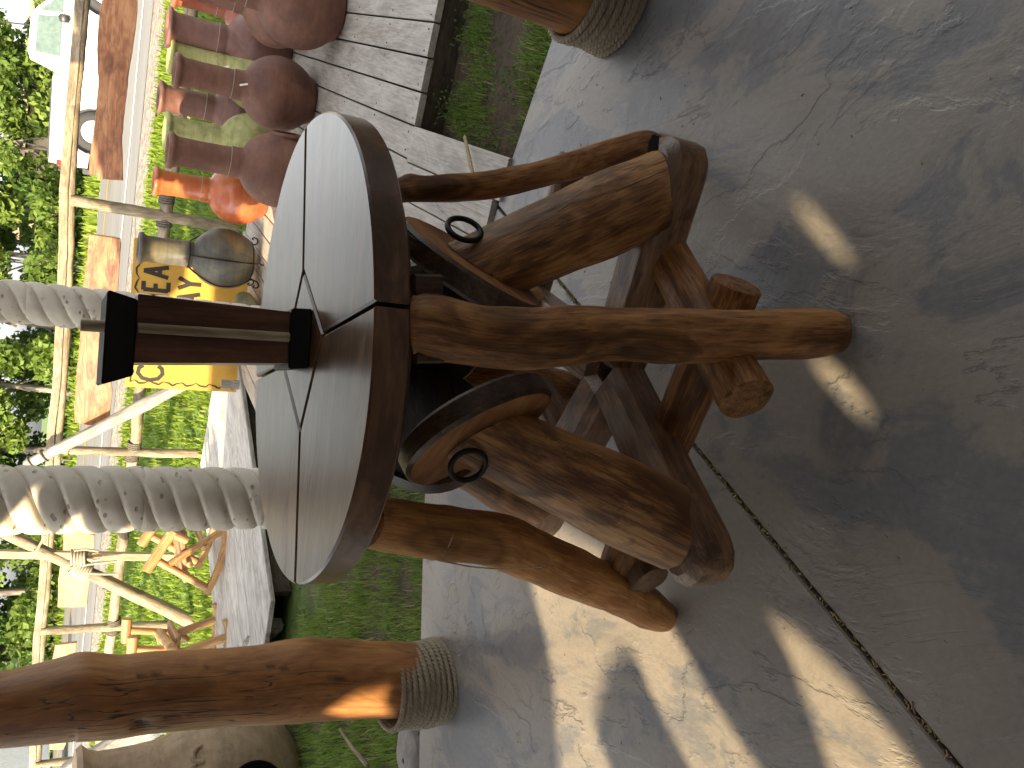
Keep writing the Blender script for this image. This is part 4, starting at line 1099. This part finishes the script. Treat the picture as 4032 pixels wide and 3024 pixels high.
for (x, y) in ((1615, 510), (1500, 640)):
    clog('stretcher', [CP(x, y, -.03), CP(x, y, .55)], .026)
MB().prism([(0, 0), (.46, 0), (.46, .5), (0, .5)], 0, .04, .01, (1, 0), (CP(1500, 440, .02)+Vector((-.38, 0, -.02)), Vector((1, 0, .12)), Vector((0, 1, 0)), Vector((-.12, 0, 1)))).build('seat', M['slabtan'], chair)
for k_ in range(4):
    clog('back_slat', [CP(1480, 430-20*k_, .06+.11*k_), CP(1330, 330-18*k_, .06+.11*k_)], .02)
chair2 = empty('rocking_chair', tuple(G(*z6(1800, 1330), LZ)), 'golden log rocking chair hidden behind the knotty porch post', 'rocking chair', 'log rocking chairs')
cy2 = G(*z6(1815, 1290), LZ).y+.15
def C2(x, y, dy=0.0): return AY(*z6(x, y), cy2)+Vector((0, dy, 0))
for dy in (0, .5):
    clog('leg', [C2(1798, 1222, dy), C2(1440, 1350, dy), C2(1300, 1400, dy)], .036, parent=chair2)
    clog('arm', [C2(1085, 1320, dy), C2(1440, 1340, dy), C2(1560, 1400, dy)], .030, parent=chair2)
    clog('arm_post', [C2(1050, 1222, dy), C2(1040, 1420, dy)], .040, parent=chair2)
    clog('rocker', [C2(1790, 1085, dy), C2(1812, 1180, dy), C2(1800, 1320, dy), C2(1770, 1480, dy)], .034, parent=chair2)
clog('stretcher', [C2(1345, 1275, -.12), C2(1320, 1340, .5)], .042, parent=chair2)
MB().prism([(0, 0), (.5, 0), (.5, .5), (0, .5)], 0, .04, .01, (1, 0), (C2(1420, 1420, .0)+Vector((-.3, 0, 0)), Vector((1, 0, 0)), Vector((0, 1, 0)), Vector((0, 0, 1)))).build('seat', M['slabtan'], chair2)

# driftwood log, stone, stick, bowl
l0, l1 = G(*z6(2170, 1130), -.03), G(*z6(1930, 1330), -.02)
tag(MB().tube([l0, l0.lerp(l1, .5)+Vector((0, 0, .015)), l1, l1+(l1-l0)*.5], [.062, .075, .082, .08], n=20, seg=30, amp=.02, freq=5).build('driftwood_log', M['greylog'], None, True), 'bleached grey log lying on the ground by the platform and post', 'log')
st = G(893, 1640, -.05); b = MB()
b.lathe([(.01, -.04), (.13, -.03), (.15, .0), (.13, .03), (.09, .045), (.01, .05)], 22, st, wob=.35)
tag(b.build('stone', M['concrete_stone'], None, True, 40), 'flat grey stone at the patio edge left of the knotty post', 'stone')
s0, s1 = G(735, 1575, -.03), G(795, 1655, -.02)
tag(MB().tube([s0, s0.lerp(s1, .5)+Vector((0, .01, .008)), s1], [.008, .010, .012], n=8, seg=10, amp=.003).build('stick', M['rail'], None, True), 'pale dry stick lying in the grass left of the knotty post', 'stick')
bw = AY(*[((250+860/2.458)/S, (2750+450/2.458)/S)][0], 7.8)
tag(MB().lathe([(.02, 0), (.10, .01), (.16, .07), (.19, .15), (.20, .16), (.185, .15), (.15, .07), (.02, .015)], 28, bw, (.5, -.4, .8)).build('basin', M['paleglass'], None, True), 'pale greenish basin tipped on the lawn behind the tan chimenea', 'basin')
tag(MB().bar(G(*[((1500+520/1.58)/S, (450+135/1.58)/S)][0], DZ+.01), G(*[((1500+570/1.58)/S, (450+365/1.58)/S)][0], DZ+.01), .02, .006).build('straw', M['litter']), 'dry pale palm strip lying across the boards by the table leg', 'straw')

# ================================================================== TRUCK on the road
Wr = AY(193, 284, 19.0); Wr.z = RZ+.40
tdir = Vector((1, RS, 0)).normalized(); tn = Vector((-tdir.y, tdir.x, 0))       # tn: away from the camera
truck = empty('pickup_truck', (Wr.x, Wr.y, RZ), 'white pickup truck driving on the road beyond the fence', 'truck')
def TPt(x, z, y=0.0): return Vector((Wr.x, Wr.y, RZ))+tdir*x+tn*y+Vector((0, 0, z))
tf = (TPt(0, 0), tdir, Vector((0, 0, 1)), tn)
def archpts(cx_, r, n=12): return [(cx_+r*math.cos(math.pi*i/n), .40+r*math.sin(math.pi*i/n)) for i in range(n+1)]
WB = 2.68
low = [(-.74, .46), (-.76, .70), (-.74, 1.15)]+[(.92, 1.18), (.97, 1.04), (2.50, 1.04), (2.65, 1.02), (3.30, .95), (3.44, .85), (3.46, .5), (3.4, .40)]
low += archpts(WB, .46)
low += [(WB-.46, .36), (.46, .36)]+archpts(0, .46)+[(-.46, .44)]
MB().prism(low, -.02, 1.70, .03, (1, 0), tf).build('truck_body', M['truck'], truck)
MB().prism([(.96, 1.03), (2.62, 1.03), (2.10, 1.52), (1.95, 1.60), (1.30, 1.63), (1.14, 1.58)], .08, 1.58, .05, (1, 0), tf).build('cab', M['truck'], truck)
def win(name, pts, y=.074, mat='glass'):
    return MB().prism(pts, y-.01, y, .004, (1, 0), tf).build(name, M[mat], truck)
win('side_window', [(1.30, 1.08), (2.06, 1.08), (1.97, 1.49), (1.30, 1.51)])
b = MB(); ws = [(2.56, 1.08, .16), (2.56, 1.08, 1.50), (2.15, 1.52, 1.42), (2.15, 1.52, .24)]
b._add([TPt(x+.03, z+.03, y) for x, z, y in ws], [(0, 1, 2, 3)], [(0, 0, 0)]*4); b.build('windscreen', M['glass'], truck)
win('front_quarter_glass', [(2.12, 1.08), (2.50, 1.07), (2.06, 1.48)])
b = MB(); b._add([TPt(x-.012, z, y) for x, z, y in [(1.03, 1.12, .25), (1.03, 1.12, 1.45), (1.13, 1.52, 1.36), (1.13, 1.52, .33)]], [(0, 1, 2, 3)], [(0, 0, 0)]*4); b.build('rear_window', M['glass'], truck)
win('door_seam', [(1.16, .42), (1.175, .42), (1.175, 1.05), (1.16, 1.05)], -.022, 'trim'); win('door_seam', [(2.2, .6), (2.215, .6), (2.215, 1.04), (2.2, 1.04)], -.022, 'trim')
win('door_handle', [(1.22, .83), (1.36, .83), (1.36, .885), (1.22, .885)], -.035, 'trim')
win('tail_lamp', [(-.765, .70), (-.66, .70), (-.66, 1.02), (-.765, 1.02)], -.022, 'red')
MB().bar(TPt(-.82, .46, -.0), TPt(-.82, .46, 1.68), .1, .16, (0, 0, 1), .02).build('rear_bumper', M['trim'], truck)
MB().bar(TPt(-.66, 1.172, .05), TPt(.85, 1.19, .05), .06, .03, (0, 0, 1), .01).build('bed_rail', M['trim'], truck)
MB().lathe([(.0, -.09), (.08, -.07), (.11, 0), (.09, .06), (0, .08)], 14, TPt(2.02, 1.05, -.16), tdir).build('wing_mirror', M['trim'], truck, True)
MB().tube([TPt(1.75, 1.62, .7), TPt(1.68, 2.15, .7)], .014, n=6, seg=3).build('aerial', M['trim'], truck)
for wx_ in (0, WB):
    for wy_ in (.02, 1.48):
        wc = TPt(wx_, .40, wy_); wh = MB()
        wh.lathe([(.22, 0), (.30, -.015), (.375, .02), (.395, .08), (.395, .15), (.37, .2), (.25, .21)], 36, wc, tn); w_ = wh.build('wheel', M['tyre'], truck, True)
        rm = MB(); rm.lathe([(.235, .0), (.20, -.005), (.185, .03), (.09, .012), (.07, -.015), (.0, -.02)], 28, wc, tn); rm.build('wheel_rim', M['rim'], w_, True)
win('arch_lining', archpts(0, .455), .16, 'trim'); win('arch_lining', archpts(WB, .455), .16, 'trim')

# far left, across the road: white van and a striped marker
vc = AY(202, 1622, 21)
van = empty('van', (vc.x, vc.y, RZ), 'small white van far away at the left picture edge across the road', 'van')
MB().bar(Vector((vc.x-2.2, vc.y, RZ+1.0)), Vector((vc.x+.1, vc.y, RZ+1.0)), 1.7, 1.3, (0, 0, 1), .15).build('van_body', M['whitemetal'], van)
MB().bar(Vector((vc.x-1.4, vc.y-.86, RZ+1.2)), Vector((vc.x-.2, vc.y-.86, RZ+1.2)), .02, .4, (0, 0, 1)).build('van_window', M['glass'], van)
for q in (-1.7, -.4): MB().lathe([(.1, -.1), (.3, -.1), (.3, .1), (.1, .1)], 18, (vc.x+q, vc.y-.8, RZ+.3), (0, 1, 0)).build('wheel', M['tyre'], van)
hc = AY(188, 1597, 24)
hz = empty('marker_sign', (hc.x, hc.y, RZ), 'small yellow road marker with black slanting stripes left of the knotty post', 'road sign')
MB().bar(hc+Vector((0, 0, -.45)), hc+Vector((0, 0, .45)), .42, .03, (0, 1, 0)).build('sign_plate', M['yellow_line'], hz)
for k in range(3): MB().bar(hc+Vector((-.2, -.025, -.35+.28*k)), hc+Vector((.2, -.025, -.12+.28*k)), .09, .006, (0, 1, 0)).build('stripe', M['trim'], hz)
MB().bar(Vector((hc.x, hc.y+.04, RZ-.2)), hc+Vector((0, .04, .4)), .06, .04).build('sign_post', M['whitemetal'], hz)

# shed far behind the trees at the right
shp = AY(108, 40, 42); sht = AY(84, 40, 42)
shed = empty('shed', (shp.x, shp.y, .4), 'tan building glimpsed behind the trees above the white truck', 'building')
MB().bar(Vector((shp.x-9, shp.y+3, shp.z-.3)), Vector((shp.x+14, shp.y+1, shp.z-.3)), 6, sht.z-shp.z+1.2, (0, 0, 1), .02).build('wall', M['shed'], shed)
MB().bar(Vector((shp.x-9.5, shp.y+3, sht.z+.25)), Vector((shp.x+14.5, shp.y+1, sht.z+.25)), 7, .2, (0, 0, 1)).build('roof', M['shed'], shed)

# ================================================================== TREES
def leaf_mesh(name, pts, sizes, mat, parent, dkv=None):
    """one quad leaf clump per point, random attitude (numpy)"""
    n = len(pts); P = np.asarray(pts); s_ = np.asarray(sizes)[:, None]
    a = rng.normal(size=(n, 3)); a /= np.linalg.norm(a, axis=1)[:, None]
    b_ = rng.normal(size=(n, 3)); b_ -= a*np.sum(a*b_, axis=1)[:, None]; b_ /= np.linalg.norm(b_, axis=1)[:, None]
    c_ = np.cross(a, b_)
    V = np.empty((n, 4, 3)); V[:, 0] = P-a*s_; V[:, 1] = P+b_*s_*.55+c_*s_*.12; V[:, 2] = P+a*s_; V[:, 3] = P-b_*s_*.55+c_*s_*.12
    me = bpy.data.meshes.new(name); me.vertices.add(4*n); me.vertices.foreach_set('co', V.ravel())
    me.loops.add(4*n); me.loops.foreach_set('vertex_index', np.arange(4*n, dtype=np.int32))
    me.polygons.add(n); me.polygons.foreach_set('loop_start', np.arange(0, 4*n, 4, dtype=np.int32)); me.polygons.foreach_set('loop_total', np.full(n, 4, dtype=np.int32))
    d = np.repeat(np.clip(rng.normal(.45, .2, n) if dkv is None else dkv, 0, 1), 4).astype(np.float32)
    at = me.attributes.new('dk', 'FLOAT', 'POINT'); at.data.foreach_set('value', d)
    me.materials.append(mat); me.update(calc_edges=True); me.validate()
    o = bpy.data.objects.new(name, me); col.objects.link(o)
    if parent: o.parent = parent; o.matrix_parent_inverse = Matrix.Translation(-parent.location)
    return o
def tree(x, y, h, spread, n, label, mat='leaf', low=.15, leafs=.115, clumps=34, lean=0, bare=2):
    base = Vector((x, y, gz(x, y)-.05))
    e = empty('tree', tuple(base), label, 'tree', 'trees beyond the road')
    top = base+Vector((lean, 0, h*.8))
    MB().tube([base, base.lerp(top, .4)+Vector((rnd.uniform(-.2, .2), 0, 0)), top], [.13*h/7, .09*h/7, .03], n=9, seg=14, amp=.02).build('trunk', M['bark'], e, True)
    C = []
    for i in range(clumps):
        k = low+(1-low)*rnd.random()**.9; a = rnd.uniform(0, 2*math.pi); rr = spread*(.25+.85*rnd.random())*math.sin(math.pi*min(.97, max(.12, .15+k*.8)))**.6
        C.append((base.x+lean*k+rr*math.cos(a), base.y+rr*math.sin(a)*.8, base.z+h*k, rnd.uniform(.45, 1.0)*spread*.36))
    for i in range(3):
        c = C[i*3 % len(C)]; t0 = base.lerp(top, rnd.uniform(.1, .55))
        MB().tube([t0, t0.lerp(Vector(c[:3]), .5)+Vector((0, 0, .2)), Vector(c[:3])], [.035, .02, .008], n=6, seg=8).build('limb', M['bark'], e, True)
    C = np.array(C); idx = rng.integers(0, len(C), n)
    g = rng.normal(size=(n, 3)); g /= np.linalg.norm(g, axis=1)[:, None]
    rr = C[idx, 3]*(.35+.75*rng.random(n)**.5)
    P = C[idx, :3]+g*rr[:, None]*np.array([1, 1, .75])
    ok = P[:, 2] > base.z+.1
    P = P[ok]; sz = leafs*(.6+.8*rng.random(len(P)))
    dv = np.clip(.42+.16*rng.normal(size=len(P))+.12*(rng.normal(size=len(C))[idx][ok]), 0, .93)
    leaf_mesh('crown', P, sz, M[mat], e, dv)
    return e
specs = [  # x, y, h, spread, n, low
 (-19, 40, 8, 3.2, 5500, .03, 'leaf'), (-15.5, 38.5, 8.5, 3.0, 6000, .02, 'leaf'), (-12.4, 39.5, 8, 2.8, 6000, .02, 'leafd'), (-9.6, 38, 8.5, 2.9, 6500, .02, 'leaf'),
 (-6.6, 37.5, 8, 2.6, 6000, .02, 'leaf'), (-4.0, 39, 8.5, 2.8, 6000, .02, 'leafd'), (-1.6, 37.5, 7.5, 2.5, 6000, .02, 'leaf'), (.9, 38.2, 8, 2.6, 6000, .02, 'leaf'),
 (3.4, 37.5, 7, 2.4, 5500, .03, 'leaf'), (5.8, 38.5, 7.2, 2.3, 4600, .06, 'leafd'), (8.0, 38.0, 6.5, 2.2, 3800, .08, 'leaf'), (10.3, 38.8, 5.5, 2.1, 2800, .10, 'leaf'), (12.2, 40, 3.0, 1.7, 1300, .08, 'leaf'), (15.0, 38.5, 4.6, 1.2, 420, .35, 'leaf'), (19.6, 40, 3.0, 1.2, 500, .2, 'leaf'),
 (-17.3, 43, 9, 3.2, 4000, .02, 'leafd'), (-11, 43, 9, 3.2, 4000, .02, 'leafd'), (-5.3, 43, 9, 3.2, 4000, .02, 'leafd'), (-.2, 43, 9, 3.2, 4000, .02, 'leafd'), (5, 44, 8, 3.0, 3000, .05, 'leafd')]
where = ['at the far left end of the tree row', 'second from the left in the tree row', 'dark, third from the left in the tree row', 'above the knotty post', 'right of the knotty post above the tan slab', 'dark, above the rope bundle', 'above the upper end of the slanting peeled pole', 'just left of the thick stone column', 'just right of the thick stone column', 'dark, above the upper end of the grey pole', 'between the two stone columns', 'behind the slim stone column', 'low, right of the slim stone column', 'small and airy, above the cab of the white truck', 'small, right of the white truck',
 'tall dark, in the second row at far left', 'tall dark, in the second row above the knotty post', 'tall dark, in the second row above the rope bundle', 'tall dark, in the second row behind the thick column', 'tall dark, in the second row right of the slim column']
for (x, y, h, sp_, n_, lw, mt), wtxt in zip(specs, where):
    tree(x*.76, y*.76, h*.85, sp_*.82, int(n_*1.75), 'leafy green tree '+wtxt, mt, lw)

# ================================================================== GRASS
def blades(name, xy, zfun, hmin, hmax, width, mat, parent=None, bend=.6, straw=.04, label=None):
    n = len(xy); h = rng.uniform(hmin, hmax, n)*rng.choice([.6, 1, 1, 1.3], n); a = rng.uniform(0, 2*np.pi, n)
    base = np.column_stack([xy[:, 0], xy[:, 1], np.array([zfun(x, y) for x, y in xy])-.01])
    d = np.column_stack([np.cos(a), np.sin(a), np.zeros(n)]); sdv = np.column_stack([-np.sin(a), np.cos(a), np.zeros(n)])
    w_ = (width*rng.uniform(.6, 1.3, n))[:, None]; bd = (rng.uniform(.1, 1, n)**1.3*bend*h)[:, None]; up = np.array([0, 0, 1.0]); hh = h[:, None]
    V = np.empty((n, 5, 3)); V[:, 0] = base-sdv*w_; V[:, 1] = base+sdv*w_; m = base+up*hh*.6+d*bd*.35
    V[:, 2] = m-sdv*w_*.75; V[:, 3] = m+sdv*w_*.75; V[:, 4] = base+up*hh*(1-.25*(bd/hh))+d*bd
    me = bpy.data.meshes.new(name); me.vertices.add(5*n); me.vertices.foreach_set('co', V.ravel())
    i0 = (np.arange(n)*5)[:, None]
    tri = np.concatenate([i0+np.array([[0, 1, 3]]), i0+np.array([[0, 3, 2]]), i0+np.array([[2, 3, 4]])], 1).reshape(-1).astype(np.int32)
    me.loops.add(len(tri)); me.loops.foreach_set('vertex_index', tri); me.polygons.add(3*n)
    me.polygons.foreach_set('loop_start', np.arange(0, len(tri), 3, dtype=np.int32)); me.polygons.foreach_set('loop_total', np.full(3*n, 3, dtype=np.int32))
    dv = np.clip(rng.normal(.42, .2, n), 0, .9); dv[rng.random(n) < straw] = 1
    at = me.attributes.new('dk', 'FLOAT', 'POINT'); at.data.foreach_set('value', np.repeat(dv, 5).astype(np.float32))
    me.materials.append(mat); me.update(calc_edges=True); me.validate()
    o = bpy.data.objects.new(name, me); col.objects.link(o); tag(o, label, kind='stuff'); return o
def scatter(poly, n, dens=None):
    P = np.array(poly); lo, hi = P.min(0), P.max(0); out = []
    q = rng.uniform(lo, hi, (n*4, 2)); ins = np.zeros(len(q), bool); m = len(P)
    for i in range(m):
        x0, y0 = P[i]; x1, y1 = P[(i+1) % m]
        c_ = ((y0 > q[:, 1]) != (y1 > q[:, 1])) & (q[:, 0] < (x1-x0)*(q[:, 1]-y0)/(y1-y0+1e-12)+x0); ins ^= c_
    q = q[ins]
    if dens is not None:
        v = np.array([dens(x, y) for x, y in q]); q = q[rng.random(len(q)) < v]
    return q[:n]
def clump(x, y): return max(.0, min(1, .62+1.5*mn.noise(Vector((x*3.1, y*3.1, 2)))))
def g2(X, Y): q = G(X, Y, -.11); return (q.x, q.y)
strip_l = [(-3.4, 3.13), (-1.75, 3.27), (-1.175, 3.34), (-.60, 3.41), (-.2, 3.42), (0, 3.7), (.0, 4.4), (-.8, 5.3), (-2.0, 5.4), (-4.2, 5.9), (-5, 4)]
blades('grass', scatter(strip_l, 36000, clump), gz, .035, .10, .0028, M['grass'])
strip_r = [(.70, 2.95), (.85, 2.86), (1.25, 2.62), (2.2, 2.0), (2.7, 2.4), (1.75, 3.40), (1.25, 3.64)]
blades('grass', scatter(strip_r, 10000, lambda x, y: clump(x, y)*max(0, min(1, (x-.80)*1.8))), gz, .02, .07, .0026, M['grass'])
lawnp = [(-9, 5.4), (-2.6, 5.9), (-.5, 6.6), (1.0, 5.9), (5.5, 5.2), (9, 8), (9, 17.0), (-11, 19.5), (-13, 14)]
blades('lawn_grass', scatter(lawnp, 95000, lambda x, y: 1.0 if off_road(x, y) < GRV+.05+.12*mn.noise(Vector((x*2, y*2, 0))) else .0), gz, .04, .11, .012, M['lawn'], bend=.8, straw=.02)
blades('verge_grass', scatter([(-20, RY-20*RS+far-.2), (16, RY+16*RS+far-.2), (16, RY+16*RS+far+5), (-20, RY-20*RS+far+5)], 16000), gz, .1, .35, .04, M['lawn'], bend=.6)
# broad leaved weeds in the strip and by the platform
def weeds(name, pts_, n_each, r, size):
    P = []; 
    for (x, y) in pts_:
        for i in range(n_each):
            a = rnd.uniform(0, 6.28); q = r*math.sqrt(rnd.random()); P.append((x+q*math.cos(a), y+q*math.sin(a), -.09+rnd.random()*.09))
    o = leaf_mesh(name, np.array(P), size*(.6+.8*rng.random(len(P))), M['leafd'], None); tag(o, kind='stuff'); return o
q = scatter(strip_l, 60); weeds('weeds', [tuple(p) for p in q], 22, .09, .013)
q = scatter(strip_r, 45); weeds('weeds', [tuple(p) for p in q if p[0] > .95], 26, .08, .009)
